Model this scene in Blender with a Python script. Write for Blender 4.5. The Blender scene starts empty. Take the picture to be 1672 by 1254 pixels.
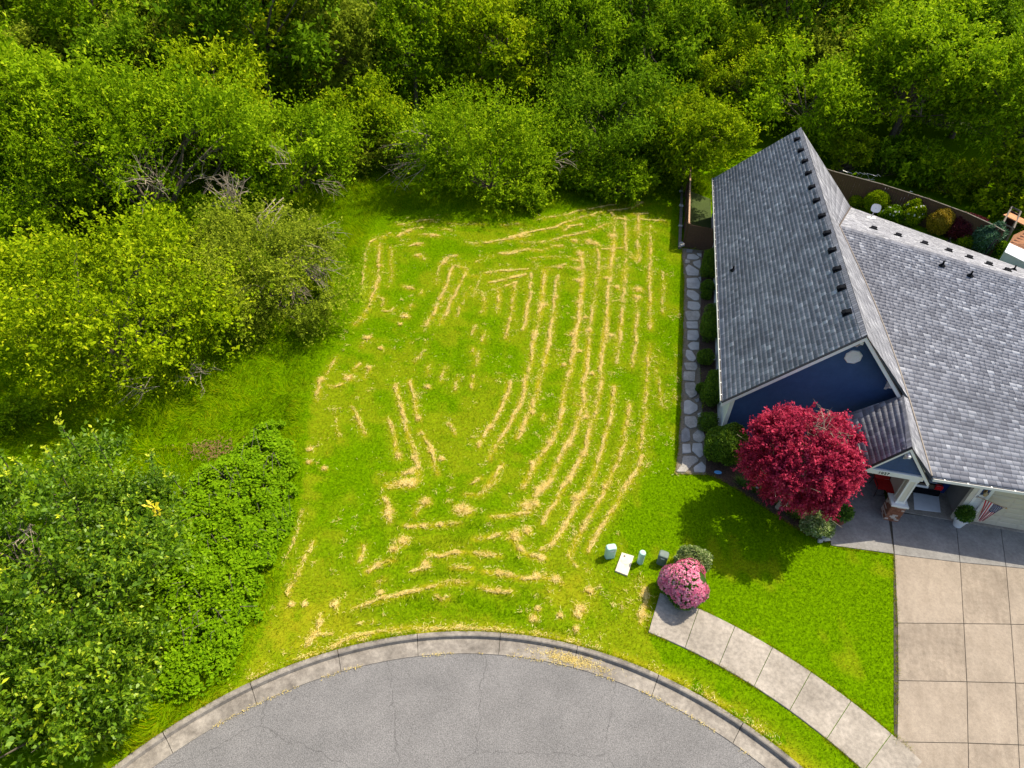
import bpy, math, random
import numpy as np

# ------------------------------------------------------------------ camera, sky, sun, exposure
scene = bpy.context.scene
rad = math.radians
CAM_H = 22.0            # drone height above the lawn, metres
PITCH = 0.721           # camera looks this far below the horizon
ROLL = 0.052
FOCAL = 1119.5 / 1672 * 36.0

cam_data = bpy.data.cameras.new("camera")
cam = bpy.data.objects.new("camera", cam_data)
scene.collection.objects.link(cam)
cam_data.sensor_width = 36.0
cam_data.lens = FOCAL
cam_data.clip_end = 2000.0
cam.location = (0, 0, CAM_H)
from mathutils import Matrix, Vector
cam.rotation_euler = (Matrix.Rotation(math.pi / 2 - PITCH, 3, 'X') @ Matrix.Rotation(ROLL, 3, 'Z')).to_euler()
scene.camera = cam

SUN_TO = np.array([0.70, 0.46, 1.18])          # direction towards the sun
SUN_TO = SUN_TO / np.linalg.norm(SUN_TO)
elev = math.asin(SUN_TO[2])
world = bpy.data.worlds.new("World")
scene.world = world
world.use_nodes = True
wn = world.node_tree.nodes
wl = world.node_tree.links
sky = wn.new("ShaderNodeTexSky")
sky.sky_type = 'NISHITA'
sky.sun_disc = False
sky.dust_density = 2.5
sky.ozone_density = 0.6
sky.sun_elevation = elev
sky.sun_rotation = math.atan2(SUN_TO[0], SUN_TO[1])
bg = wn["Background"]
bg.inputs["Strength"].default_value = 0.135
wl.new(sky.outputs[0], bg.inputs["Color"])

sun_data = bpy.data.lights.new("sun", 'SUN')
sun_data.energy = 4.2
sun_data.angle = rad(0.55)
sun_data.color = (1.0, 0.90, 0.72)
sun = bpy.data.objects.new("sun", sun_data)
scene.collection.objects.link(sun)
sun.rotation_euler = Vector(SUN_TO).to_track_quat('Z', 'Y').to_euler()
sun.location = (60, 40, 90)

scene.view_settings.view_transform = 'Standard'
scene.view_settings.look = 'None'
scene.view_settings.exposure = 0.82
scene.view_settings.gamma = 1.0
scene.view_settings.use_curve_mapping = False
scene.cycles.max_bounces = 6
scene.cycles.diffuse_bounces = 3
scene.cycles.glossy_bounces = 2
scene.cycles.transmission_bounces = 3

# ------------------------------------------------------------------ survey helpers
def ray(u, v):
    """View direction of a point of the drone picture (used once, to survey where things stand)."""
    du, dv = u - 836.0, v - 627.0
    a = (du * math.cos(ROLL) + dv * math.sin(ROLL)) / 1119.5
    b = (du * math.sin(ROLL) - dv * math.cos(ROLL)) / 1119.5
    return np.array([a, math.cos(PITCH) + b * math.sin(PITCH), -math.sin(PITCH) + b * math.cos(PITCH)])

def G(u, v, z=0.0):
    """Surveyed spot in metres at height z."""
    d = ray(u, v)
    t = (z - CAM_H) / d[2]
    return np.array([d[0] * t, d[1] * t, z])

def G2(u, v, z=0.0):
    return G(u, v, z)[:2]

def GP(pts, z=0.0):
    return np.array([G2(u, v, z) for u, v in pts])

YAW = -0.168                                   # the house stands turned against the view
HO = np.array([8.951, 21.577, 0.0])
HX = np.array([math.cos(YAW), math.sin(YAW), 0.0])
HY = np.array([-math.sin(YAW), math.cos(YAW), 0.0])

def HL(x, y, z):
    return HO + HX * x + HY * y + np.array([0, 0, z])

def HP(a):
    a = np.asarray(a, float)
    return HO + a[..., 0:1] * HX + a[..., 1:2] * HY + a[..., 2:3] * np.array([0, 0, 1.0])

def to_house(p):
    d = np.asarray(p) - HO
    return np.array([d @ HX, d @ HY, d[2]])

# ------------------------------------------------------------------ object helpers
WLOC = {}
col = scene.collection

def tag(o, label=None, cat=None, group=None, kind=None):
    if label: o["label"] = label
    if cat: o["category"] = cat
    if group: o["group"] = group
    if kind: o["kind"] = kind
    return o

def link(o, parent, world_loc):
    col.objects.link(o)
    world_loc = np.asarray(world_loc, float)
    if parent is not None:
        o.parent = parent
        o.location = world_loc - WLOC[parent.name]
    else:
        o.location = world_loc
    WLOC[o.name] = world_loc
    return o

def thing(name, label, cat, loc, group=None):
    o = bpy.data.objects.new(name, None)
    o.empty_display_size = 0.3
    link(o, None, loc)
    return tag(o, label, cat, group)

def make_mesh(name, V, F, mats, attrs=None, midx=None, smooth=False):
    me = bpy.data.meshes.new(name)
    if isinstance(F, np.ndarray):
        n, k = F.shape
        me.vertices.add(len(V)); me.loops.add(n * k); me.polygons.add(n)
        me.vertices.foreach_set("co", np.ascontiguousarray(V, dtype=np.float32).ravel())
        me.loops.foreach_set("vertex_index", np.ascontiguousarray(F, dtype=np.int32).ravel())
        me.polygons.foreach_set("loop_start", np.arange(0, n * k, k, dtype=np.int32))
        me.update(calc_edges=True)
    else:
        me.from_pydata([tuple(map(float, v)) for v in V], [], [tuple(map(int, f)) for f in F])
        me.update()
    if not isinstance(mats, (list, tuple)): mats = [mats]
    for m in mats: me.materials.append(m)
    if midx is not None:
        me.polygons.foreach_set("material_index", np.asarray(midx, dtype=np.int32))
    if attrs:
        for an, (dom, data) in attrs.items():
            at = me.attributes.new(an, 'FLOAT', dom)
            at.data.foreach_set("value", np.asarray(data, dtype=np.float32))
    if smooth:
        me.polygons.foreach_set("use_smooth", np.ones(len(me.polygons), dtype=bool))
    return me

def obj(name, V, F, mats, parent=None, origin=None, attrs=None, midx=None, smooth=False):
    V = np.asarray(V, float)
    if origin is None:
        lo, hi = V.min(0), V.max(0)
        origin = (lo + hi) / 2
        if parent is None: origin[2] = lo[2]
    origin = np.asarray(origin, float)
    me = make_mesh(name, V - origin, F, mats, attrs, midx, smooth)
    o = bpy.data.objects.new(name, me)
    return link(o, parent, origin)

def dup(src, parent, world_loc, rotz=None, scale=None):
    o = src.copy()
    col.objects.link(o)
    o.parent = parent
    world_loc = np.asarray(world_loc, float)
    o.location = world_loc - (WLOC[parent.name] if parent is not None else 0)
    if rotz is not None: o.rotation_euler = (0, 0, rotz)
    if scale is not None: o.scale = scale
    WLOC[o.name] = world_loc
    for k in ("label", "category"):
        if parent is not None and k in o: del o[k]
    return o

EX = (np.array([1., 0, 0]), np.array([0, 1., 0]), np.array([0, 0, 1.]))
HB = (HX, HY, EX[2])

class MB:
    """Collects shapes in world metres; build() links them as one mesh object."""
    def __init__(s): s.V = []; s.F = []; s.M = []
    def add(s, V, F, m=0):
        n = len(s.V)
        s.V += [np.asarray(v, float) for v in V]
        s.F += [tuple(i + n for i in f) for f in F]
        s.M += [m] * len(F)
        return s
    def box(s, c, size, basis=EX, m=0, bevel=0.0):
        c = np.asarray(c, float); hx, hy, hz = [k / 2 for k in size]
        a, b, d = basis
        if bevel <= 0:
            V = [c + a * x * hx + b * y * hy + d * z * hz for z in (-1, 1) for y in (-1, 1) for x in (-1, 1)]
            F = [(0, 2, 3, 1), (4, 5, 7, 6), (0, 1, 5, 4), (2, 6, 7, 3), (0, 4, 6, 2), (1, 3, 7, 5)]
            return s.add(V, F, m)
        q = bevel
        V = []
        for z, ix in ((-hz, 0), (hz - q, 0), (hz, q)):
            for x, y in ((-1, -1), (1, -1), (1, 1), (-1, 1)):
                V.append(c + a * x * (hx - ix) + b * y * (hy - ix) + d * z)
        F = [(3, 2, 1, 0), (8, 9, 10, 11)]
        for r in (0, 4):
            for i in range(4):
                j = (i + 1) % 4
                F.append((r + i, r + j, r + 4 + j, r + 4 + i))
        return s.add(V, F, m)
    def hbox(s, x0, x1, y0, y1, z0, z1, m=0, bevel=0.0):
        return s.box(HL((x0 + x1) / 2, (y0 + y1) / 2, (z0 + z1) / 2), (x1 - x0, y1 - y0, z1 - z0), HB, m, bevel)
    def tube(s, pts, r, n=6, m=0, cap=True):
        pts = [np.asarray(p, float) for p in pts]
        if np.isscalar(r): r = [r] * len(pts)
        base = len(s.V); V = []; F = []
        up = np.array([0.31, 0.17, 0.93])
        for i, p in enumerate(pts):
            d = pts[min(i + 1, len(pts) - 1)] - pts[max(i - 1, 0)]
            d = d / (np.linalg.norm(d) + 1e-9)
            if abs(d @ up) > 0.97: up = np.array([0.9, 0.2, 0.1])
            a = np.cross(d, up); a /= np.linalg.norm(a) + 1e-9
            b = np.cross(d, a)
            for k in range(n):
                t = 2 * math.pi * k / n
                V.append(p + (a * math.cos(t) + b * math.sin(t)) * r[i])
        for i in range(len(pts) - 1):
            for k in range(n):
                F.append((i * n + k, i * n + (k + 1) % n, (i + 1) * n + (k + 1) % n, (i + 1) * n + k))
        if cap:
            F.append(tuple(range(n))[::-1]); F.append(tuple((len(pts) - 1) * n + k for k in range(n)))
        return s.add(V, F, m)
    def lathe(s, c, prof, n=16, m=0, sx=1.0, sy=1.0):
        """prof: list of (radius, z)."""
        c = np.asarray(c, float); V = []; F = []
        for r, z in prof:
            for k in range(n):
                t = 2 * math.pi * k / n
                V.append(c + np.array([r * sx * math.cos(t), r * sy * math.sin(t), z]))
        for i in range(len(prof) - 1):
            for k in range(n):
                F.append((i * n + k, i * n + (k + 1) % n, (i + 1) * n + (k + 1) % n, (i + 1) * n + k))
        F.append(tuple(range(n))[::-1]); F.append(tuple((len(prof) - 1) * n + k for k in range(n)))
        return s.add(V, F, m)
    def slab(s, poly, z0, z1, bevel=0.0, m=0):
        """Prism over a counter-clockwise or clockwise xy polygon with an eased upper edge."""
        P = np.asarray(poly, float)[:, :2]
        area = 0.5 * np.sum(P[:, 0] * np.roll(P[:, 1], -1) - np.roll(P[:, 0], -1) * P[:, 1])
        if area < 0: P = P[::-1]
        n = len(P); c = P.mean(0)
        rings = [(P, z0), (P, z1 - bevel)]
        if bevel > 0:
            e = np.roll(P, -1, 0) - P
            e = e / (np.linalg.norm(e, axis=1, keepdims=True) + 1e-9)
            nrm = np.stack([-e[:, 1], e[:, 0]], 1)
            off = nrm + np.roll(nrm, 1, 0)
            off = off / np.maximum(np.linalg.norm(off, axis=1, keepdims=True), 0.35)
            rings.append((P + off * bevel * 1.2, z1))
        V = [np.array([p[0], p[1], z]) for R, z in rings for p in R]
        F = []
        for r in range(len(rings) - 1):
            for i in range(n):
                j = (i + 1) % n
                F.append((r * n + i, r * n + j, (r + 1) * n + j, (r + 1) * n + i))
        F.append(tuple((len(rings) - 1) * n + i for i in range(n)))
        F.append(tuple(range(n))[::-1])
        return s.add(V, F, m)
    def build(s, name, mats, parent=None, origin=None, smooth=False):
        return obj(name, np.array(s.V), s.F, mats, parent, origin, midx=s.M, smooth=smooth)

def in_poly(P, poly):
    x, y = P[:, 0], P[:, 1]
    inside = np.zeros(len(P), bool)
    n = len(poly)
    for i in range(n):
        x1, y1 = poly[i]; x2, y2 = poly[(i + 1) % n]
        c = (y1 > y) != (y2 > y)
        with np.errstate(divide='ignore', invalid='ignore'):
            xi = (x2 - x1) * (y - y1) / (y2 - y1 + 1e-12) + x1
        inside ^= c & (x < xi)
    return inside

def dist_line(P, pts):
    d = np.full(len(P), 1e9)
    pts = np.asarray(pts, float)
    for a, b in zip(pts[:-1], pts[1:]):
        ab = b - a
        t = np.clip(((P - a) @ ab) / (ab @ ab + 1e-9), 0, 1)
        d = np.minimum(d, np.hypot(*(P - a - t[:, None] * ab).T))
    return d

def vnoise(P, scale, seed=0):
    """Smooth value noise 0..1 on xy."""
    r = np.random.RandomState(seed)
    T = r.rand(64, 64)
    q = P / scale + 1000.0
    i = np.floor(q).astype(int); f = q - i
    f = f * f * (3 - 2 * f)
    x0, y0 = i[:, 0] % 64, i[:, 1] % 64
    x1, y1 = (x0 + 1) % 64, (y0 + 1) % 64
    return (T[x0, y0] * (1 - f[:, 0]) + T[x1, y0] * f[:, 0]) * (1 - f[:, 1]) + (T[x0, y1] * (1 - f[:, 0]) + T[x1, y1] * f[:, 0]) * f[:, 1]

# ------------------------------------------------------------------ materials
def new_mat(name):
    m = bpy.data.materials.new(name)
    m.use_nodes = True
    nt = m.node_tree
    b = nt.nodes["Principled BSDF"]
    return m, nt.nodes, nt.links, b

def ramp_node(N, stops):
    r = N.new("ShaderNodeValToRGB")
    e = r.color_ramp.elements
    while len(e) < len(stops): e.new(0.5)
    for el, (p, c) in zip(e, stops):
        el.position = p
        el.color = (*c, 1)
    return r

def surf(name, c1, c2, scale=2.0, rough=0.8, bump=0.0, bscale=60.0, detail=6.0, spec=0.3, c3=None, speck=0.0, metal=0.0, stretch=None, turn=0.0, mottle=0.0, mscale=11.0, cracks=0.0):
    """Procedural surface: two-colour cloudy variation, fine grain and relief in world space."""
    m, N, L, b = new_mat(name)
    g = N.new("ShaderNodeNewGeometry")
    src = g.outputs["Position"]
    if stretch:
        mr_ = N.new("ShaderNodeMapping"); mr_.inputs["Rotation"].default_value = (0, 0, turn)
        L.new(src, mr_.inputs["Vector"])
        mp = N.new("ShaderNodeMapping"); mp.inputs["Scale"].default_value = stretch
        L.new(mr_.outputs[0], mp.inputs["Vector"]); src = mp.outputs[0]
    n1 = N.new("ShaderNodeTexNoise")
    n1.inputs["Scale"].default_value = scale; n1.inputs["Detail"].default_value = detail; n1.inputs["Roughness"].default_value = 0.6
    L.new(src, n1.inputs["Vector"])
    stops = [(0.3, c1), (0.7, c2)] if c3 is None else [(0.28, c1), (0.5, c2), (0.72, c3)]
    r = ramp_node(N, stops)
    L.new(n1.outputs["Fac"], r.inputs["Fac"])
    out = r.outputs["Color"]
    if speck > 0:
        n2 = N.new("ShaderNodeTexNoise")
        n2.inputs["Scale"].default_value = bscale; n2.inputs["Detail"].default_value = 2
        L.new(g.outputs["Position"], n2.inputs["Vector"])
        mr = N.new("ShaderNodeMapRange")
        mr.inputs["From Min"].default_value = 0.3; mr.inputs["From Max"].default_value = 0.7
        mr.inputs["To Min"].default_value = 1 - speck; mr.inputs["To Max"].default_value = 1 + speck
        L.new(n2.outputs["Fac"], mr.inputs["Value"])
        mx = N.new("ShaderNodeMix"); mx.data_type = 'RGBA'; mx.blend_type = 'MULTIPLY'; mx.inputs["Factor"].default_value = 1
        L.new(out, mx.inputs["A"]); L.new(mr.outputs[0], mx.inputs["B"])
        out = mx.outputs["Result"]
    def mult(out, val):
        mx = N.new("ShaderNodeMix"); mx.data_type = 'RGBA'; mx.blend_type = 'MULTIPLY'; mx.inputs["Factor"].default_value = 1
        L.new(out, mx.inputs["A"]); L.new(val, mx.inputs["B"])
        return mx.outputs["Result"]
    if mottle > 0:
        for sc_, lo_ in ((mscale, 1 - mottle), (.45, 1 - mottle * .8)):
            n5 = N.new("ShaderNodeTexNoise"); n5.inputs["Scale"].default_value = sc_; n5.inputs["Detail"].default_value = 5; n5.inputs["Roughness"].default_value = .7
            L.new(g.outputs["Position"], n5.inputs["Vector"])
            mr = N.new("ShaderNodeMapRange"); mr.inputs["From Min"].default_value = .36; mr.inputs["From Max"].default_value = .60
            mr.inputs["To Min"].default_value = lo_; mr.inputs["To Max"].default_value = 1.04
            L.new(n5.outputs["Fac"], mr.inputs["Value"]); out = mult(out, mr.outputs[0])
    if cracks > 0:
        nd = N.new("ShaderNodeTexNoise"); nd.inputs["Scale"].default_value = 1.6; nd.inputs["Detail"].default_value = 5
        L.new(g.outputs["Position"], nd.inputs["Vector"])
        am = N.new("ShaderNodeMix"); am.data_type = 'VECTOR'; am.inputs["Factor"].default_value = .32
        L.new(g.outputs["Position"], am.inputs["A"]); L.new(nd.outputs["Color"], am.inputs["B"])
        vo = N.new("ShaderNodeTexVoronoi"); vo.feature = 'DISTANCE_TO_EDGE'; vo.inputs["Scale"].default_value = cracks
        L.new(am.outputs["Result"], vo.inputs["Vector"])
        mr = N.new("ShaderNodeMapRange"); mr.inputs["From Min"].default_value = .001; mr.inputs["From Max"].default_value = .0035
        mr.inputs["To Min"].default_value = .72; mr.inputs["To Max"].default_value = 1.0
        L.new(vo.outputs["Distance"], mr.inputs["Value"]); out = mult(out, mr.outputs[0])
    L.new(out, b.inputs["Base Color"])
    b.inputs["Roughness"].default_value = rough
    b.inputs["Specular IOR Level"].default_value = spec
    b.inputs["Metallic"].default_value = metal
    if bump > 0:
        n3 = N.new("ShaderNodeTexNoise")
        n3.inputs["Scale"].default_value = bscale; n3.inputs["Detail"].default_value = 4
        L.new(g.outputs["Position"], n3.inputs["Vector"])
        bp = N.new("ShaderNodeBump"); bp.inputs["Strength"].default_value = bump; bp.inputs["Distance"].default_value = 0.02
        L.new(n3.outputs["Fac"], bp.inputs["Height"]); L.new(bp.outputs[0], b.inputs["Normal"])
    return m

def plant(name, stops, rough=0.55, trans=0.35, spec=0.25, dry=None, patch=0.0, pscale=0.5):
    """Leaf or blade: colour by the leaf's own 'tone', some light shining through."""
    m, N, L, b = new_mat(name)
    at = N.new("ShaderNodeAttribute"); at.attribute_name = "tone"
    fac = at.outputs["Fac"]
    if patch > 0:
        g = N.new("ShaderNodeNewGeometry")
        nz = N.new("ShaderNodeTexNoise"); nz.inputs["Scale"].default_value = pscale; nz.inputs["Detail"].default_value = 3
        L.new(g.outputs["Position"], nz.inputs["Vector"])
        ma = N.new("ShaderNodeMath"); ma.operation = 'MULTIPLY_ADD'
        L.new(nz.outputs["Fac"], ma.inputs[0]); ma.inputs[1].default_value = patch * 2
        sb = N.new("ShaderNodeMath"); sb.operation = 'SUBTRACT'; L.new(fac, sb.inputs[0]); sb.inputs[1].default_value = patch
        L.new(sb.outputs[0], ma.inputs[2]); fac = ma.outputs[0]
    r = ramp_node(N, stops)
    L.new(fac, r.inputs["Fac"])
    out = r.outputs["Color"]
    if dry is not None:
        ad = N.new("ShaderNodeAttribute"); ad.attribute_name = "dry"
        mx = N.new("ShaderNodeMix"); mx.data_type = 'RGBA'
        L.new(ad.outputs["Fac"], mx.inputs["Factor"]); L.new(out, mx.inputs["A"]); mx.inputs["B"].default_value = (*dry, 1)
        out = mx.outputs["Result"]
    L.new(out, b.inputs["Base Color"])
    b.inputs["Roughness"].default_value = rough
    b.inputs["Specular IOR Level"].default_value = spec
    if trans > 0:
        t = N.new("ShaderNodeBsdfTranslucent"); L.new(out, t.inputs["Color"])
        ms = N.new("ShaderNodeMixShader"); ms.inputs[0].default_value = trans
        L.new(b.outputs[0], ms.inputs[1]); L.new(t.outputs[0], ms.inputs[2])
        L.new(ms.outputs[0], N["Material Output"].inputs["Surface"])
    return m

M = {}
M['soil'] = surf('soil', (.028, .045, .008), (.045, .07, .010), 0.6, .95, .6, 12)
M['asphalt'] = surf('asphalt', (.135, .132, .131), (.165, .160, .158), 0.7, .88, .5, 38, speck=.42, mottle=.13, mscale=24, cracks=.30)
M['curb'] = surf('curb_concrete', (.17, .150, .128), (.31, .28, .24), 2.2, .9, .4, 55, speck=.16, mottle=.28, mscale=7)
M['walk'] = surf('walk_concrete', (.25, .22, .182), (.375, .335, .285), 1.3, .88, .35, 60, speck=.12, mottle=.26, mscale=8)
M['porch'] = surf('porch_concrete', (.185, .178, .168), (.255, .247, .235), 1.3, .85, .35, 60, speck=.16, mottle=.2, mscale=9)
M['drive'] = surf('drive_concrete', (.228, .187, .144), (.282, .236, .186), 1.4, .85, .35, 70, speck=.16, stretch=(2.0, .6, 1), turn=.35, mottle=.13, mscale=9)
M['drive_b'] = surf('drive_concrete_worn', (.205, .167, .128), (.275, .229, .179), 1.7, .85, .35, 70, speck=.18, stretch=(2.6, .5, 1), turn=.35, mottle=.18, mscale=7)
M['joint'] = surf('joint_dirt', (.035, .03, .022), (.07, .06, .045), 6, .95)
M['mulch'] = surf('mulch', (.03, .018, .012), (.10, .062, .042), 14, .95, .9, 40, speck=.4)
M['gravel_fines'] = surf('path_sand', (.10, .085, .062), (.20, .17, .125), 9, .95, .8, 50, speck=.3)
M['stone'] = surf('flagstone', (.29, .28, .265), (.45, .435, .41), 2.2, .8, .4, 30, speck=.1)
M['stone_tan'] = surf('tan_flagstone', (.25, .235, .21), (.40, .375, .335), 2.6, .8, .5, 30, speck=.15, mottle=.2)
M['stone_dark'] = surf('dark_flagstone', (.17, .17, .175), (.29, .285, .28), 2.4, .8, .5, 30, speck=.15, mottle=.2)
M['rock'] = surf('pale_rock', (.25, .24, .23), (.55, .53, .50), 5, .85, .6, 25)
M['timber'] = surf('dark_timber', (.055, .028, .017), (.115, .062, .040), 5, .85, .4, 40, stretch=(1, 8, 8))
M['timber_grey'] = surf('weathered_timber', (.10, .085, .07), (.19, .165, .14), 5, .9, .4, 40)
M['timber_new'] = surf('new_timber', (.32, .19, .11), (.45, .29, .18), 6, .8, .3, 40)
M['white'] = surf('white_trim', (.66, .65, .62), (.76, .75, .72), 1.5, .55, .08, 40)
M['offwhite'] = surf('cream_trim', (.56, .52, .43), (.66, .62, .52), 1.5, .6, .08, 40)
M['wallwhite'] = surf('pale_wall_paint', (.55, .56, .56), (.64, .65, .65), 1.2, .7, .1, 30)
M['navy'] = surf('navy_siding', (.026, .062, .150), (.036, .080, .185), 2.5, .55, .15, 40, speck=.08)
M['black'] = surf('black_metal', (.008, .008, .009), (.016, .016, .018), 6, .45)
M['vent'] = surf('dark_plastic_vent', (.004, .005, .007), (.008, .009, .012), 6, .8, spec=.04)
M['brown_metal'] = surf('brown_flashing', (.07, .05, .04), (.12, .09, .07), 5, .5)
M['deck'] = surf('roof_deck', (.05, .052, .058), (.08, .082, .09), 5, .95)
M['garage_door'] = surf('cream_door_paint', (.50, .44, .34), (.58, .52, .41), .8, .5, .05, 40)
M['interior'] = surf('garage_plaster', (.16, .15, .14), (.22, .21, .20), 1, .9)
M['matwhite'] = surf('white_floor_sheet', (.62, .64, .68), (.75, .77, .80), 2, .5, .1, 20)
M['brick'] = surf('rust_brick', (.16, .055, .028), (.30, .13, .075), 9, .85, .5, 60, speck=.2)
M['brick_pale'] = surf('pale_brick', (.42, .32, .25), (.60, .52, .45), 9, .85, .5, 60, speck=.15)
M['mortar'] = surf('mortar', (.28, .25, .22), (.38, .35, .31), 9, .95)
M['red'] = surf('red_fabric', (.42, .012, .014), (.52, .022, .020), 6, .6, .15, 80)
M['redflag'] = surf('flag_red', (.46, .020, .035), (.54, .03, .045), 6, .7)
M['blueflag'] = surf('flag_blue', (.018, .030, .11), (.026, .042, .14), 6, .7)
M['whiteflag'] = surf('flag_white', (.68, .66, .64), (.76, .74, .72), 6, .7)
M['terracotta'] = surf('terracotta', (.20, .062, .035), (.28, .095, .055), 6, .75, .2, 40)
M['tile'] = surf('orange_tile', (.40, .17, .075), (.54, .26, .13), 3, .8, .4, 20)
M['glaze'] = surf('white_glaze', (.62, .64, .66), (.72, .74, .76), 3, .3)
M['mint'] = surf('mint_plastic', (.36, .55, .46), (.44, .63, .54), 4, .45, .05, 40)
M['greenbox'] = surf('dull_green_box', (.10, .14, .12), (.15, .19, .165), 4, .6)
M['vault'] = surf('vault_concrete', (.52, .44, .34), (.66, .57, .46), 4, .85, .3, 60, speck=.1)
M['bark'] = surf('bark', (.06, .048, .034), (.16, .132, .10), 8, .9, .8, 30)
M['twig'] = surf('grey_dead_twig', (.22, .175, .125), (.36, .30, .225), 4, .9)
M['maple_twig'] = surf('maple_twig', (.22, .17, .13), (.36, .29, .22), 6, .85)
M['carpaint'] = surf('dark_car_paint', (.010, .011, .014), (.016, .017, .022), 2, .25, spec=.6)
M['carglass'] = surf('car_glass', (.02, .03, .04), (.04, .055, .07), 2, .06, spec=.8)
M['tyre'] = surf('tyre_rubber', (.012, .012, .012), (.02, .02, .02), 9, .8)
M['rim'] = surf('wheel_metal', (.4, .4, .41), (.5, .5, .51), 9, .3, metal=.9)
M['taillight'] = surf('red_lens', (.45, .008, .010), (.55, .012, .014), 9, .2, spec=.6)
M['bluebin'] = surf('blue_plastic', (.010, .030, .14), (.014, .04, .19), 4, .5)
M['skyblue'] = surf('pale_blue_plastic', (.12, .38, .70), (.18, .46, .78), 4, .4)
M['brass'] = surf('brass', (.35, .22, .08), (.5, .33, .13), 9, .35, metal=.8)
M['lampglass'] = surf('amber_lamp_glass', (.40, .30, .16), (.5, .38, .2), 9, .2)
M['steel'] = surf('galvanised', (.30, .31, .32), (.42, .43, .44), 8, .45, metal=.4)
M['dishwhite'] = surf('dish_white', (.62, .61, .58), (.70, .69, .66), 4, .5)

def shingle_mat():
    m, N, L, b = new_mat('asphalt_shingle')
    at = N.new("ShaderNodeAttribute"); at.attribute_name = "tone"
    r = ramp_node(N, [(0.0, (.145, .148, .170)), (.45, (.222, .227, .255)), (.75, (.30, .306, .336)), (1.0, (.44, .45, .48))])
    L.new(at.outputs["Fac"], r.inputs["Fac"])
    g = N.new("ShaderNodeNewGeometry")
    n2 = N.new("ShaderNodeTexNoise"); n2.inputs["Scale"].default_value = 45; n2.inputs["Detail"].default_value = 3
    L.new(g.outputs["Position"], n2.inputs["Vector"])
    n4 = N.new("ShaderNodeTexNoise"); n4.inputs["Scale"].default_value = .35; n4.inputs["Detail"].default_value = 4
    L.new(g.outputs["Position"], n4.inputs["Vector"])
    ad = N.new("ShaderNodeMath"); ad.operation = 'ADD'; L.new(n2.outputs["Fac"], ad.inputs[0]); L.new(n4.outputs["Fac"], ad.inputs[1])
    mr = N.new("ShaderNodeMapRange")
    mr.inputs["From Min"].default_value = .6; mr.inputs["From Max"].default_value = 1.4
    mr.inputs["To Min"].default_value = .76; mr.inputs["To Max"].default_value = 1.24
    L.new(ad.outputs[0], mr.inputs["Value"])
    mx = N.new("ShaderNodeMix"); mx.data_type = 'RGBA'; mx.blend_type = 'MULTIPLY'; mx.inputs["Factor"].default_value = 1
    L.new(r.outputs["Color"], mx.inputs["A"]); L.new(mr.outputs[0], mx.inputs["B"])
    L.new(mx.outputs["Result"], b.inputs["Base Color"])
    b.inputs["Roughness"].default_value = .92; b.inputs["Specular IOR Level"].default_value = .2
    return m
M['shingle'] = shingle_mat()

M['grass'] = plant('lawn_grass', [(0, (0.026, 0.077, 0.0006)), (.45, (0.114, 0.226, 0.0006)), (.8, (0.211, 0.332, 0.0012)), (1, (0.348, 0.428, 0.0030))], .8, .36, .0, dry=(.42, .32, .008), patch=.24, pscale=.35)
M['straw'] = plant('cut_straw', [(0, (.46, .33, .05)), (.5, (.75, .58, .16)), (1, (.86, .76, .36))], .85, .32, .0)
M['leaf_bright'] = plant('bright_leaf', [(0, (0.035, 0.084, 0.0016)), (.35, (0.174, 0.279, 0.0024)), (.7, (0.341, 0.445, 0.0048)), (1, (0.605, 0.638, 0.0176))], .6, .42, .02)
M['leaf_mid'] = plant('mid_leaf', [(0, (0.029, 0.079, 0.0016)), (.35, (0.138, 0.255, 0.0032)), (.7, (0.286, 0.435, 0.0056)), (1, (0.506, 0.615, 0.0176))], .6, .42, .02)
M['leaf_olive'] = plant('olive_leaf', [(0, (.048, .080, .006)), (.35, (.175, .240, .012)), (.7, (.31, .385, .020)), (1, (.48, .52, .045))], .6, .40, .02)
M['leaf_dark'] = plant('dark_leaf', [(0, (0.022, 0.062, 0.0016)), (.4, (0.088, 0.182, 0.0032)), (.75, (0.182, 0.308, 0.0064)), (1, (0.330, 0.445, 0.0160))], .6, .42, .02)
M['leaf_glossy'] = plant('glossy_leaf', [(0, (0.027, 0.078, 0.0027)), (.40, (0.114, 0.230, 0.0072)), (.72, (0.245, 0.389, 0.0126)), (1, (0.638, 0.708, 0.0270))], .42, .46, .25)
M['leaf_bramble'] = plant('bramble_leaf', [(0, (0.036, 0.109, 0.0016)), (.35, (0.132, 0.269, 0.0032)), (.7, (0.232, 0.403, 0.0056)), (1, (0.320, 0.470, 0.0120))], .6, .42, .02)
M['leaf_hedge'] = plant('hedge_leaf', [(0, (.034, .085, .004)), (.5, (.115, .21, .008)), (1, (.23, .34, .018))], .55, .3, .25)
M['leaf_maple'] = plant('maple_leaf', [(0, (.095, .005, .018)), (.35, (.33, .018, .055)), (.7, (.60, .050, .115)), (1, (.76, .13, .20))], .55, .46, .08)
M['leaf_plum'] = plant('plum_leaf', [(0, (0.046, 0.008, 0.013)), (.5, (0.111, 0.013, 0.023)), (1, (0.195, 0.029, 0.039))], .55, .3, .2)
M['leaf_gold'] = plant('gold_leaf', [(0, (0.169, 0.130, 0.008)), (.5, (0.390, 0.273, 0.016)), (1, (0.624, 0.442, 0.039))], .55, .35, .2)
M['leaf_variegated'] = plant('variegated_leaf', [(0, (.10, .17, .03)), (.45, (.26, .35, .09)), (1, (.66, .68, .38))], .5, .3, .3)
M['leaf_blue'] = plant('blue_green_leaf', [(0, (0.032, 0.088, 0.045)), (.5, (0.080, 0.184, 0.096)), (1, (0.224, 0.352, 0.208))], .5, .3, .3)
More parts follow.
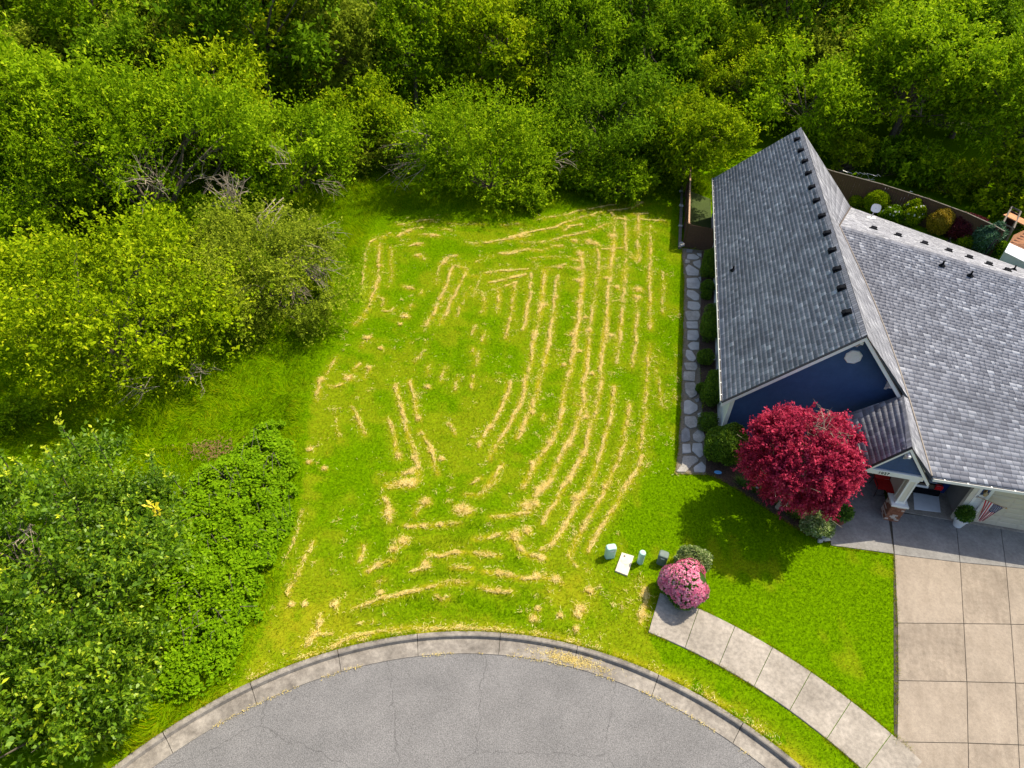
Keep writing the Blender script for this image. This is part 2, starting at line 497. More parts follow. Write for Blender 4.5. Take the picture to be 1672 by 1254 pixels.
M['petal_pink'] = plant('pink_petal', [(0, (.55, .085, .19)), (.5, (.78, .22, .36)), (1, (.86, .52, .60))], .6, .3, .2)
M['petal_white'] = plant('white_petal', [(0, (.6, .6, .55)), (1, (.82, .82, .80))], .6, .3, .2)
M['petal_yellow'] = plant('yellow_leaf_tip', [(0, (.50, .46, .01)), (1, (.72, .60, .03))], .5, .35, .2)
M['dead_leaf'] = plant('brown_leaf', [(0, (.10, .05, .02)), (1, (.28, .17, .08))], .8, .2, .1)
M['greenery'] = plant('bed_leaf', [(0, (0.030, 0.090, 0.010)), (.5, (0.083, 0.188, 0.014)), (1, (0.165, 0.285, 0.024))], .5, .35, .3)

# ------------------------------------------------------------------ the setting: ground, street, kerb, walk, drive
rng = np.random.RandomState(7)
random.seed(7)
CC = np.array([-0.36, -2.13])        # centre of the turning circle
R_KERB = 14.2

def pol(r, deg):
    return CC + r * np.array([math.cos(rad(deg)), math.sin(rad(deg))])

gv = [(-600, -600, -.32), (600, -600, -.32), (600, 600, -.32), (-600, 600, -.32)]
tag(obj('ground', gv, [(0, 1, 2, 3)], M['soil']), 'dark earth reaching under the woods to the horizon', None, kind='structure')

# asphalt turning circle with the street leaving it behind the camera
n = 180
ring = [np.array([*pol(13.46, 360 * i / n), -.125]) for i in range(n)]
tag(obj('road', ring, [tuple(range(n))], M['asphalt']), kind='structure')

def ring_piece(r_prof, a0, a1, step=1.0):
    """Solid swept along the circle; r_prof = closed (r, z) profile."""
    k = max(1, int(math.ceil(abs(a1 - a0) / step)))
    V = []; F = []; m = len(r_prof)
    for i in range(k + 1):
        a = a0 + (a1 - a0) * i / k
        for r, z in r_prof:
            p = pol(r, a); V.append((p[0], p[1], z))
    for i in range(k):
        for j in range(m):
            F.append((i * m + j, i * m + (j + 1) % m, (i + 1) * m + (j + 1) % m, (i + 1) * m + j))
    F.append(tuple(range(m))); F.append(tuple(k * m + j for j in range(m))[::-1])
    return V, F

kerb_root = bpy.data.objects.new('kerb', None); link(kerb_root, None, (*CC, -.13)); tag(kerb_root, kind='structure')
gut_root = bpy.data.objects.new('gutter_pan', None); link(gut_root, None, (*CC, -.13)); tag(gut_root, kind='structure')
a = 10.0
while a < 170:
    da = 11.5 + random.uniform(-.8, .8)
    V, F = ring_piece([(R_KERB, -.2), (R_KERB, .008), (R_KERB - .025, .022), (R_KERB - .14, .018), (R_KERB - .175, -.005), (R_KERB - .215, -.125), (R_KERB - .215, -.2)], a + .045, a + da - .045)
    obj('kerb_stone', V, F, M['curb'], kerb_root)
    V, F = ring_piece([(R_KERB - .217, -.2), (R_KERB - .217, -.118), (R_KERB - .45, -.113), (R_KERB - .745, -.104), (R_KERB - .745, -.2)], a + .035, a + da - .035)
    obj('gutter_slab', V, F, M['curb'], gut_root)
    a += da

# sidewalk panels, concentric with the kerb
walk = bpy.data.objects.new('sidewalk', None); link(walk, None, (*pol(16.3, 55), 0)); tag(walk, kind='structure')
edges = [69.1, 64.3, 59.9, 55.4, 50.9, 46.3, 41.8, 38.4]
for a0, a1 in zip(edges[:-1], edges[1:]):
    V, F = ring_piece([(15.5, -.15), (15.5, .022), (15.515, .036), (17.18, .036), (17.2, .022), (17.2, -.15)], a0 - .035, a1 + .035, .6)
    obj('walk_panel', V, F, M['walk'], walk)
# driveway slabs
def lerp(a, b, t): return np.asarray(a) * (1 - t) + np.asarray(b) * t
drive = bpy.data.objects.new('driveway', None); link(drive, None, (*G2(1560, 1000), 0)); tag(drive, kind='structure')
rowsD = [[(1454, 836), (1560, 850), (1633, 860), (1712, 871)],
         [(1460, 906), (1567, 919), (1642, 926), (1722, 934)],
         [(1465, 1018), (1573, 1019), (1650, 1020), (1736, 1022)],
         [(1466, 1112), (1578, 1114), (1657, 1116), (1746, 1119)],
         [(1464, 1212), (1580, 1214), (1662, 1217), (1756, 1220)],
         [(1460, 1330), (1582, 1332), (1668, 1335), (1766, 1340)]]
drive_poly = np.vstack([GP(r)[0] for r in rowsD] + [GP(rowsD[-1])[-1]] + [GP(r)[-1] for r in rowsD[::-1]])
for r0, r1 in zip(rowsD[:-1], rowsD[1:]):
    A, B = GP(r0), GP(r1)
    for i in range(3):
        q = np.array([A[i], A[i + 1], B[i + 1], B[i]]); c = q.mean(0)
        q = q + (c - q) / np.linalg.norm(c - q, axis=1, keepdims=True) * .012
        MB().slab(q, -.1, .034, .008).build('drive_slab', M['porch' if r0 is rowsD[0] else ('drive_b' if (i + len(r0[0]) + int(r0[0][1])) % 3 == 0 else 'drive')], drive)  # first row in darker porch grey: partly apron concrete, partly eave shade painted in
porch_px = [(1356, 891), (1459, 905), (1452, 847), (1449, 838), (1386, 828), (1360, 826)]
porch = bpy.data.objects.new('porch_floor', None); link(porch, None, (*G2(1410, 860), 0)); tag(porch, kind='structure')
for q in (GP([(1356, 891), (1459, 905), (1449, 838), (1357, 824)]),):
    c = q.mean(0); q = q + (c - q) * .003
    MB().slab(q, -.1, .038, .008).build('porch_slab', M['porch'], porch)
pq = np.array([HL(5.0, -2.72, 0)[:2], HL(7.18, -2.36, 0)[:2], HL(7.45, .62, 0)[:2], HL(4.9, .56, 0)[:2]])
MB().slab(pq, -.1, .036, .008).build('porch_slab', M['porch'], porch)
jv = np.vstack([GP([(1356, 891), (1459, 905)]), GP(rowsD[-1])[[0]], GP(rowsD[-1])[[3]], GP(rowsD[0])[[3]], [HL(16, -1.5, 0)[:2], HL(7.2, -1.5, 0)[:2]], GP([(1358, 822)])])
tag(MB().slab(jv, -.12, .012).build('joint_bed', M['joint']), kind='structure')

# planting bed and stone path
bed_px = [(1152, 774), (1176, 784), (1202, 799), (1232, 819), (1262, 838), (1290, 857), (1318, 874), (1344, 886), (1356, 886), (1357, 826)]
bed_poly = np.vstack([GP(bed_px), [HL(5.0, .62, 0)[:2], HL(.45, .6, 0)[:2], HL(.45, 17.4, 0)[:2], HL(-.25, 17.4, 0)[:2]], GP([(1145, 470), (1142, 560), (1145, 640), (1149, 700), (1153, 745)])])
tag(MB().slab(bed_poly, -.1, .022).build('planting_bed', M['mulch']), kind='structure')
path_poly = GP([(1113, 405), (1117, 460), (1115, 560), (1112, 650), (1107, 735), (1102, 774), (1154, 776), (1152, 740), (1148, 690), (1144, 640), (1142, 560), (1146, 480), (1151, 410)])
path = MB().slab(path_poly, -.1, .016).build('stone_path', M['gravel_fines'])
tag(path, kind='structure')
st1 = ["215,820 285,825 280,860 215,855", "225,880 300,875 365,915 330,940 215,930", "330,865 385,870 385,905 350,895", "285,965 370,940 378,1000 365,1040 300,1000",
       "200,935 260,942 250,975 200,985", "240,990 355,1060 350,1120 225,1115 200,1030", "215,1150 340,1145 372,1200 358,1272 220,1262", "345,1140 380,1130 380,1190"]
st2 = ["120,55 165,60 197,85 195,115 170,122 118,90", "125,125 190,130 205,155 195,178 150,180 122,165", "112,185 190,183 203,210 190,243 125,245 108,205", "115,250 185,250 190,295 120,292",
       "122,305 185,305 197,345 180,368 122,365", "122,398 150,375 195,380 195,425 145,428", "115,425 150,432 178,480 160,498 130,490 110,460", "100,505 175,503 187,530 175,553 115,550",
       "100,560 172,562 168,622 95,615", "105,630 165,628 180,660 183,710 140,728 110,690", "165,735 195,722 197,745 180,752", "100,745 130,735 185,770 188,800 140,828 100,820",
       "105,840 170,838 187,870 180,905 140,915 105,890", "185,822 205,815 207,840 190,850", "85,930 110,905 135,920 142,985 110,1000 85,995", "155,950 190,920 225,940 232,980 200,1005 160,985",
       "90,1010 140,1010 145,1065 92,1070", "155,1005 215,1005 220,1080 200,1095 150,1050", "95,1085 170,1085 195,1115 150,1145 110,1185 50,1185 85,1140", "160,1155 210,1118 238,1150 232,1185 165,1185"]
for lst, (ox, oy, sc) in ((st1, (1090, 290, 6.964)), (st2, (1090, 460, 3.8))):
    for t in lst:
        P = GP([(ox + float(p.split(',')[0]) / sc, oy + float(p.split(',')[1]) / sc) for p in t.split()])
        # knock the corners off so that each stone has an uneven outline
        Q = []
        for i in range(len(P)):
            a_, b_, c_ = P[i - 1], P[i], P[(i + 1) % len(P)]
            Q.append(lerp(b_, a_, .16)); Q.append(b_ + (P.mean(0) - b_) * .05 + rng.randn(2) * .008); Q.append(lerp(b_, c_, .16))
        MB().slab(np.array(Q), -.04, .045 + rng.rand() * .02, .014).build('flagstone', M[['stone', 'stone', 'stone_tan', 'stone_dark'][rng.randint(4)]], path)

porch_poly = np.vstack([GP([(1356, 891), (1464, 906), (1458, 834)]), [HL(7.45, .62, 0)[:2], HL(4.9, .56, 0)[:2]]])
# lawn sheet, a polar grid round the turning circle so that it meets the kerb
MOWN = GP([(596, 470), (598, 400), (622, 360), (680, 347), (760, 350), (822, 366), (880, 352), (950, 338), (1010, 328), (1060, 330), (1095, 330), (1112, 420), (1112, 600), (1100, 774), (1160, 776), (1340, 890), (1480, 910), (1480, 1330), (300, 1330), (400, 1097), (455, 980), (487, 860), (500, 760), (503, 690), (515, 620), (550, 560)])
FRONT = GP([(1160, 776), (1340, 890), (1480, 910), (1480, 1330), (1200, 1300), (1060, 1040), (1060, 960), (1000, 830), (1060, 776)])
WINDROWS = [
(0.5,[(-9.4,37.52),(-9.35,36.67),(-9.11,34.93),(-8.87,33.17),(-8.74,32.34)]),
(0.8,[(-9.25,37.68),(-9.05,38.21),(-8.64,38.4),(-8.22,38.97)]),
(0.8,[(-8.6,37.74),(-8.6,36.75),(-8.26,35.01),(-8.01,33.26),(-8.04,32.17),(-8.03,30.9),(-8.2,29.79),(-8.5,29.12)]),
(0.4,[(-7.95,37.38),(-7.67,35.47),(-7.37,34.32),(-7.33,32.83)]),
(1.3,[(-7.78,38.57),(-7.41,39.06),(-6.76,39.81),(-6.31,39.86)]),
(0.9,[(-6.5,39.0),(-5.75,39.0),(-5.37,38.97),(-5.06,38.85)]),
(0.8,[(-6.8,37.5),(-6.34,37.83),(-6.05,37.86)]),
(0.7,[(-6.34,36.28),(-6.02,36.59),(-5.72,35.93)]),
(0.8,[(-6.54,32.97),(-6.2,32.94),(-5.9,32.72)]),
(0.9,[(-4.61,35.5),(-4.39,36.06),(-4.2,36.36),(-3.8,36.6)]),
(0.4,[(-4.63,35.37),(-4.63,34.2),(-4.7,33.32)]),
(0.9,[(-3.86,35.45),(-3.96,34.65),(-4.02,33.63),(-4.19,32.41),(-4.36,31.01),(-4.56,30.0),(-4.78,29.24)]),
(0.8,[(-3.83,35.45),(-3.47,35.42),(-3.03,35.2),(-3.17,34.34),(-3.4,33.2),(-3.61,31.87),(-3.8,30.61),(-4.06,29.51)]),
(0.4,[(-2.61,33.4),(-2.89,32.65),(-2.99,31.59),(-3.26,30.33)]),
(0.4,[(-2.24,34.43),(-2.31,33.06),(-2.44,32.1)]),
(0.6,[(-1.96,32.73),(-1.86,32.27),(-1.72,31.59),(-1.85,30.68)]),
(0.7,[(-1.01,33.18),(-0.98,32.0),(-1.06,30.86)]),
(0.7,[(-0.05,34.01),(-0.2,32.19),(-0.27,30.49),(-0.45,28.59)]),
(0.5,[(-6.66,30.8),(-6.86,30.45),(-7.26,30.53)]),
(0.6,[(-5.69,31.23),(-5.9,30.87)]),
(0.4,[(-7.75,31.84),(-7.39,31.64),(-7.35,30.85)]),
(0.4,[(-7.96,40.16),(-7.09,40.49),(-6.45,40.88),(-5.67,40.88)]),
(0.4,[(-4.71,40.58),(-3.86,40.52),(-3.18,40.67),(-2.34,40.76)]),
(0.4,[(-5.18,39.91),(-4.32,39.69)]),
(0.7,[(-3.36,38.28),(-2.54,38.22),(-1.53,38.69),(-0.65,39.01),(0.39,39.72)]),
(0.4,[(-2.59,35.9),(-2.07,36.57),(-1.51,36.83)]),
(0.6,[(-1.23,37.14),(-0.45,37.43),(0.42,37.94)]),
(0.7,[(-2.69,34.39),(-2.02,34.71),(-1.2,35.11),(-0.37,35.39)]),
(0.9,[(-1.68,33.79),(-1.15,34.09),(-0.61,34.33),(0.06,34.78)]),
(0.6,[(-1.44,33.14),(-0.71,33.45),(0.02,34.02)]),
(1.0,[(-0.66,39.16),(-0.06,39.52),(0.44,40.03)]),
(0.4,[(-2.13,29.68),(-2.24,28.64)]),
(0.5,[(-1.59,29.1),(-1.66,28.28)]),
(0.5,[(-5.43,32.17),(-5.31,32.78)]),
(0.6,[(-1.19,40.8),(-0.12,41.16)]),
(0.9,[(-1.1,38.81),(-0.44,39.33),(0.37,40.03),(1.36,40.36),(2.37,40.94),(3.49,41.95),(4.55,42.73),(5.55,43.35)]),
(1.0,[(-0.59,39.31),(0.01,39.3),(0.68,39.6)]),
(0.6,[(1.12,41.78),(2.07,42.29),(3.11,42.74),(4.18,43.45),(5.17,43.91),(6.19,44.46),(6.86,44.62)]),
(0.9,[(5.97,43.65),(6.79,43.83),(7.82,44.38),(8.57,45.26)]),
(0.9,[(2.82,40.44),(3.23,41.12),(4.17,41.46)]),
(0.7,[(0.1,38.64),(1.14,38.75),(2.04,39.14),(2.81,39.67),(3.73,40.07),(4.68,40.64),(5.66,41.54),(6.24,41.84)]),
(0.7,[(0.41,37.94),(1.37,37.75),(2.11,38.41),(2.78,38.55)]),
(0.5,[(0.8,36.72),(1.88,37.1),(2.9,37.2)]),
(0.6,[(-1.02,37.09),(-0.3,37.3),(0.42,37.8)]),
(0.5,[(-0.94,35.2),(-0.1,35.29),(0.88,35.64)]),
(0.9,[(-0.89,34.24),(-0.28,34.49),(0.47,34.95)]),
(0.7,[(-0.85,33.38),(-0.06,34.01)]),
(0.7,[(1.59,35.65),(2.23,35.91),(2.88,36.24)]),
(0.9,[(0.82,35.05),(0.8,33.84),(0.72,32.39),(0.58,31.01),(0.45,29.38)]),
(1.0,[(1.62,35.45),(1.52,33.66),(1.49,32.22),(1.32,31.07),(1.14,29.44),(1.03,28.51)]),
(1.0,[(2.36,35.0),(2.23,33.48),(2.11,32.05),(2.1,31.14),(1.96,29.83),(1.83,28.48)]),
(1.3,[(3.8,37.86),(3.9,36.75),(3.91,35.41),(3.81,33.88),(3.61,32.42),(3.56,31.16),(3.35,29.84),(3.12,28.59)]),
(0.8,[(2.97,37.21),(3.47,36.98),(3.75,36.73)]),
(0.8,[(5.01,38.41),(4.95,36.85),(4.78,35.24),(4.57,34.07),(4.38,32.49),(4.22,31.22),(3.99,29.9),(3.89,28.65)]),
(1.1,[(6.37,42.59),(6.19,40.8),(6.01,38.95),(5.75,36.93),(5.54,35.05),(5.26,33.16),(5.07,31.41),(4.88,29.98),(4.79,28.73)]),
(0.8,[(7.11,42.84),(6.97,40.88),(6.74,38.73),(6.48,36.19),(6.31,34.36),(6.08,32.88),(5.86,31.48),(5.71,30.05),(5.57,28.8)]),
(0.9,[(8.05,43.45),(7.8,40.97),(7.54,38.52),(7.43,37.1)]),
(0.6,[(6.87,32.72),(6.72,31.55),(6.55,30.23),(6.38,28.87)]),
(0.8,[(8.71,41.86),(8.4,39.49),(8.13,37.17),(7.91,35.28),(7.72,33.39),(7.48,31.62),(7.36,30.09)]),
(0.4,[(8.77,36.01),(8.59,34.08),(8.28,32.49),(8.19,31.57)]),
(0.7,[(6.2,43.42),(6.45,42.6),(7.16,42.51)]),
(0.6,[(7.56,43.4),(8.2,43.3),(8.71,43.52)]),
(0.7,[(8.14,42.7),(8.99,42.55),(9.79,42.55)]),
(0.5,[(5.23,38.43),(5.9,38.5),(6.58,38.57)]),
(0.7,[(6.91,38.17),(7.2,37.35)]),
(0.5,[(-9.05,24.97),(-8.94,25.56),(-8.81,26.36)]),
(0.8,[(-9.17,24.58),(-9.15,23.85),(-8.98,23.07)]),
(0.8,[(-8.72,24.2),(-8.38,24.18),(-8.12,24.39)]),
(0.8,[(-7.79,25.45),(-7.58,25.96)]),
(0.6,[(-7.13,24.93),(-7.09,25.7)]),
(0.5,[(-7.67,27.7),(-7.78,27.27)]),
(0.6,[(-7.38,22.89),(-7.03,22.36),(-6.73,21.72),(-6.41,21.11)]),
(0.3,[(-8.18,22.78),(-7.87,21.97),(-7.55,21.03),(-7.34,20.58)]),
(0.8,[(-5.59,22.22),(-5.29,21.67),(-5.08,21.05),(-4.92,20.44),(-4.73,20.08),(-4.65,19.79)]),
(0.9,[(-5.62,24.59),(-5.24,23.53),(-4.98,22.6),(-4.68,21.79),(-4.4,21.02),(-4.15,20.5),(-3.96,19.91),(-3.77,19.34),(-3.68,18.85)]),
(0.8,[(-4.94,24.92),(-4.64,23.93),(-4.39,22.99),(-4.13,22.16)]),
(0.8,[(-3.96,21.53),(-3.52,20.77),(-3.36,20.33),(-3.17,19.67),(-2.93,19.05)]),
(0.4,[(-4.95,26.27),(-4.63,27.01)]),
(0.5,[(-4.12,26.24),(-4.22,25.36)]),
(0.4,[(-3.39,26.01),(-3.43,24.94)]),
(0.5,[(-2.66,25.29),(-2.7,24.35)]),
(0.5,[(-1.9,25.54),(-1.92,24.51)]),
(0.5,[(-1.72,27.46),(-1.89,26.23)]),
(0.5,[(-2.1,27.74),(-2.1,27.22)]),
(0.5,[(-1.59,28.87),(-1.68,28.21)]),
(0.6,[(-2.8,22.18),(-2.64,22.03),(-2.41,21.4)]),
(0.8,[(-4.41,18.94),(-4.17,19.1),(-3.78,19.41)]),
(1.1,[(-4.99,18.28),(-4.6,18.45),(-4.08,18.48),(-3.68,18.65)]),
(0.9,[(1.07,29.44),(0.98,28.11),(0.9,27.06),(0.79,26.05),(0.59,24.7),(0.41,23.52),(0.14,22.65),(-0.28,21.55),(-0.63,20.67),(-0.81,19.99)]),
(1.1,[(1.96,29.51),(1.74,27.96),(1.48,26.2),(1.3,25.13),(1.12,24.02),(0.89,23.04),(0.56,22.1),(0.35,21.36)]),
(1.2,[(3.25,29.62),(3.14,28.29),(2.97,27.02),(2.77,25.72),(2.55,24.4),(2.37,23.24),(2.24,22.31),(1.94,21.56),(1.71,20.99),(1.32,20.13),(0.95,19.31),(0.65,18.53)]),
(1.2,[(3.93,29.46),(3.8,27.5),(3.63,25.98),(3.48,24.84),(3.4,23.66),(3.19,22.96),(2.92,21.95),(2.56,21.13),(2.26,20.35),(1.92,19.45),(1.6,18.66),(1.23,18.5)]),
(1.3,[(4.87,29.76),(4.62,28.1),(4.43,26.74),(4.36,25.56),(4.14,24.43),(3.91,23.18),(3.68,22.17),(3.33,20.8),(3.08,20.11),(2.73,19.43),(2.39,18.71)]),
(0.6,[(5.64,29.6),(5.42,28.16),(5.23,27.01)]),
(0.9,[(4.99,25.23),(4.79,23.77),(4.59,22.64),(4.28,21.65),(3.98,20.47),(3.77,19.72),(3.46,18.99)]),
(0.5,[(6.52,29.91),(6.28,28.13),(5.98,26.76)]),
(0.8,[(5.59,24.01),(5.47,23.04),(5.21,22.12),(5.14,21.32),(4.82,20.53),(4.48,19.7),(4.09,18.83)]),
(0.6,[(7.15,28.85),(6.87,27.24),(6.63,25.74),(6.4,24.25),(6.24,23.02),(6.06,22.18),(5.76,21.05)]),
(0.9,[(5.9,20.76),(5.53,19.84),(5.06,18.96)]),
(0.4,[(7.24,26.87),(7.19,26.17),(7.21,24.85),(7.09,23.94)]),
(0.9,[(-0.13,25.21),(-0.19,24.28),(-0.42,23.46),(-0.67,22.5),(-0.98,21.82),(-1.27,21.01),(-1.36,20.7)]),
(1.0,[(-0.2,19.81),(-0.5,19.21),(-0.88,18.42)]),
(0.5,[(1.6,23.01),(1.51,22.58)]),
(0.8,[(2.99,23.81),(3.34,23.66),(3.56,23.16),(3.36,22.72)]),
(1.0,[(-4.8,18.21),(-4.37,18.39),(-3.96,18.64),(-3.68,18.73)]),
(0.9,[(-4.93,17.7),(-4.7,17.29),(-4.62,16.82),(-4.51,16.49)]),
(0.6,[(-3.44,17.31),(-3.6,16.89)]),
(0.8,[(-3.89,16.33),(-3.26,16.38),(-2.51,16.46),(-1.78,16.6)]),
(1.0,[(-2.88,15.1),(-2.3,15.04),(-1.8,15.2),(-1.44,15.25)]),
(1.0,[(-4.97,14.17),(-4.77,14.42),(-4.45,14.61),(-4.06,14.76)]),
(0.6,[(-3.33,14.27),(-2.99,14.41),(-2.71,14.54)]),
(0.7,[(-5.34,15.29),(-5.31,14.86),(-5.34,14.62)]),
(0.5,[(-4.58,13.68),(-4.27,13.92)]),
(0.8,[(-5.16,12.66),(-4.72,12.88),(-4.27,13.04),(-3.44,13.36),(-2.7,13.68),(-1.93,13.89),(-1.43,13.92)]),
(0.6,[(-7.23,15.36),(-7.38,14.73),(-7.39,14.02),(-7.49,13.45),(-7.57,13.06)]),
(0.9,[(-6.2,12.39),(-6.14,11.99),(-6.24,11.63),(-6.42,11.23)]),
(0.5,[(-5.61,11.71),(-6.15,11.63)]),
(0.4,[(-4.9,12.11),(-4.31,12.24)]),
(0.7,[(-5.59,11.22),(-5.27,11.44),(-4.59,11.72),(-3.79,11.97),(-2.92,12.09),(-1.18,12.16)]),
(0.6,[(-2.31,13.37),(-2.09,13.16),(-1.86,13.28)]),
(1.0,[(-1.89,14.53),(-1.37,14.56)]),
(0.3,[(-7.98,16.81),(-8.0,15.12),(-8.0,14.22)]),
(0.3,[(-8.01,12.55),(-8.02,12.29)]),
(0.7,[(-0.37,18.95),(-0.79,18.41),(-1.1,18.02),(-1.66,18.02)]),
(0.7,[(-1.06,18.98),(-1.43,18.66)]),
(0.6,[(0.95,19.12),(0.62,18.5)]),
(1.2,[(1.88,19.18),(1.47,18.56),(1.14,18.1)]),
(0.8,[(-0.59,16.95),(0.11,17.06),(0.98,17.25)]),
(0.9,[(2.69,19.24),(2.33,18.62),(2.09,17.95),(1.69,17.3),(1.48,16.74)]),
(1.1,[(3.56,19.3),(3.23,18.46),(2.75,17.57),(2.4,16.74),(2.06,16.19),(1.79,15.73)]),
(0.9,[(4.37,19.35),(4.02,18.44),(3.58,17.63),(3.16,16.78),(2.8,16.05),(2.52,15.34)]),
(0.9,[(5.31,19.42),(4.83,18.64),(4.42,17.75),(3.98,17.04),(3.51,16.28),(3.2,15.57)]),
(0.8,[(-1.16,15.86),(-0.64,15.96),(-0.18,16.18)]),
(0.8,[(-1.89,15.22),(-1.58,15.18)]),
(0.9,[(-1.16,15.21),(-0.6,15.21),(-0.13,15.15)]),
(1.0,[(0.48,15.65),(0.7,15.41),(1.12,15.19),(1.63,15.16)]),
(0.6,[(1.43,15.46),(1.9,15.8)]),
(1.0,[(-1.82,14.54),(-1.11,14.55)]),
(0.9,[(-0.7,14.43),(-0.14,14.37),(0.22,14.31),(0.83,14.2),(1.33,14.26)]),
(1.0,[(1.48,14.32),(2.03,14.27),(2.23,14.08)]),
(0.5,[(-1.76,13.9),(-1.07,13.94)]),
(0.8,[(-0.76,13.79),(-0.15,13.63),(0.39,13.66)]),
(0.6,[(2.52,15.28),(2.66,15.05),(2.81,14.87)]),
(0.6,[(-1.59,12.14),(-0.17,12.14),(0.87,12.07),(1.72,11.92),(2.65,11.72)]),
(0.9,[(5.25,14.15),(5.28,13.59),(5.07,13.04),(4.94,12.71)])]
STRAW_HEAPS = [(-5.97,30.09,0.25),(-6.11,29.33,0.11),(-7.62,28.08,0.18),(-7.16,39.39,0.19),(-5.52,38.95,0.19),(-8.26,35.01,0.16),(-6.19,32.88,0.16),(-6.33,37.76,0.18),(-6.15,36.44,0.16),(-4.43,35.79,0.18),(1.49,31.88,0.29),(3.83,37.72,0.28),(3.65,35.91,0.25),(3.6,34.61,0.26),(7.06,33.94,0.32),(6.91,33.08,0.27),(5.84,34.07,0.2),(4.45,39.24,0.31),(3.55,39.22,0.24),(6.03,40.16,0.32),(4.89,38.99,0.24),(2.51,35.94,0.2),(5.29,35.03,0.18),(3.84,30.85,0.16),(3.08,29.3,0.22),(3.98,29.69,0.22),(1.08,29.13,0.16),(2.22,32.76,0.19),(5.15,29.37,0.19),(3.58,32.3,0.2),(8.22,45.04,0.25),(-9.18,24.63,0.2),(-7.92,24.87,0.28),(-7.08,25.66,0.16),(-7.6,28.03,0.2),(-6.77,27.25,0.16),(-4.02,19.91,0.16),(-3.36,20.33,0.16),(-2.84,19.92,0.14),(-4.03,24.53,0.16),(-8.53,20.04,0.14),(-8.4,19.31,0.12),(-7.68,19.0,0.12),(-4.06,19.11,0.18),(-3.91,18.42,0.21),(-4.74,20.01,0.13),(-4.15,22.33,0.11),(3.95,26.11,0.16),(3.39,27.89,0.16),(2.57,26.69,0.14),(1.85,28.29,0.11),(1.01,23.05,0.15),(2.67,21.22,0.22),(3.3,20.65,0.19),(1.83,21.23,0.19),(1.6,18.73,0.21),(0.57,21.86,0.11),(-0.87,21.99,0.17),(3.49,22.98,0.15),(1.05,19.97,0.14),(4.09,18.83,0.14),(-4.22,18.47,0.26),(-4.64,16.95,0.23),(-3.25,17.56,0.23),(-1.84,17.27,0.26),(-3.84,15.63,0.26),(-4.14,15.24,0.18),(-2.87,14.65,0.17),(-7.33,12.7,0.13),(-6.85,12.73,0.1),(-5.81,12.79,0.19),(-4.32,13.36,0.14),(-6.17,12.09,0.12),(-4.63,14.48,0.13),(-3.15,16.38,0.11),(-2.51,16.46,0.1),(-1.54,17.22,0.28),(-1.82,17.28,0.2),(1.36,18.48,0.22),(0.87,17.59,0.33),(1.2,17.75,0.2),(2.88,18.15,0.24),(2.4,16.8,0.12),(0.41,16.09,0.3),(0.89,16.38,0.22),(-0.09,14.38,0.15),(1.28,14.37,0.18),(1.98,14.3,0.19),(-0.1,13.64,0.12),(3.22,13.86,0.2),(2.84,13.12,0.25),(2.74,12.9,0.2),(2.67,12.33,0.13),(1.19,12.66,0.17),(1.33,13.04,0.11),(2.11,12.81,0.12),(0.64,15.53,0.15),(5.21,13.86,0.2),(5.02,13.03,0.18),(1.43,15.15,0.15)]
LUSH_ROWS = [[(-1.69,13.19),(-0.95,13.07),(-0.21,12.89),(0.66,12.68)],[(1.24,12.4),(2.43,12.21)],[(-2.02,16.52),(-0.56,16.42)],[(-0.33,15.17),(0.45,15.03)],[(0.15,13.51),(1.33,13.42)],[(-3.38,15.35),(-2.63,15.58),(-1.6,15.83)],[(-5.4,12.44),(-4.68,12.69),(-3.78,13.06),(-2.83,13.23)],[(-4.53,14.49),(-3.82,14.83)],[(-5.31,13.41),(-4.4,13.8)],[(-3.05,14.11),(-1.72,14.31)],[(-2.32,12.99),(-1.27,13.21)]]

def dryness(P):
    d = np.zeros(len(P))
    for w, pts in WINDROWS:
        pts = np.array(pts)
        lo, hi = pts.min(0) - 1, pts.max(0) + 1
        k = np.where((P[:, 0] > lo[0]) & (P[:, 0] < hi[0]) & (P[:, 1] > lo[1]) & (P[:, 1] < hi[1]))[0]
        if len(k): d[k] = np.maximum(d[k], .55 * min(w, 1.1) * np.exp(-(dist_line(P[k], pts) / .10) ** 2) + .17 * np.exp(-(dist_line(P[k], pts) / .40) ** 2))
    for x, y, r in STRAW_HEAPS:
        d = np.maximum(d, .8 * np.exp(-(np.hypot(P[:, 0] - x, P[:, 1] - y) / (r * 1.1)) ** 2))
    near = np.exp(-np.maximum(0, np.hypot(*(P - CC).T) - R_KERB - .1) / .28)
    d = np.maximum(d, near * .5 * (vnoise(P, .5, 3) > .35))
    wild = in_poly(P, MOWN) & ~in_poly(P, FRONT)
    n1 = vnoise(P, 1.7, 11) * .6 + vnoise(P, .45, 12) * .4
    d = np.maximum(d, np.where(wild, np.clip((n1 - .44) * 1.0, 0, .20), np.clip((n1 - .62) * 1.2, 0, .16)))
    low = np.exp(-(np.hypot(P[:, 0] + 6.5, P[:, 1] - 11.5) / 2.6) ** 2) * .55 + np.exp(-(np.hypot(P[:, 0] - 2.6, P[:, 1] - 14.0) / 1.7) ** 2) * .45
    d = np.maximum(d, low * (.25 + .75 * vnoise(P, .35, 5)))
    d[~in_poly(P, MOWN)] *= .35
    return np.clip(d, 0, 1)

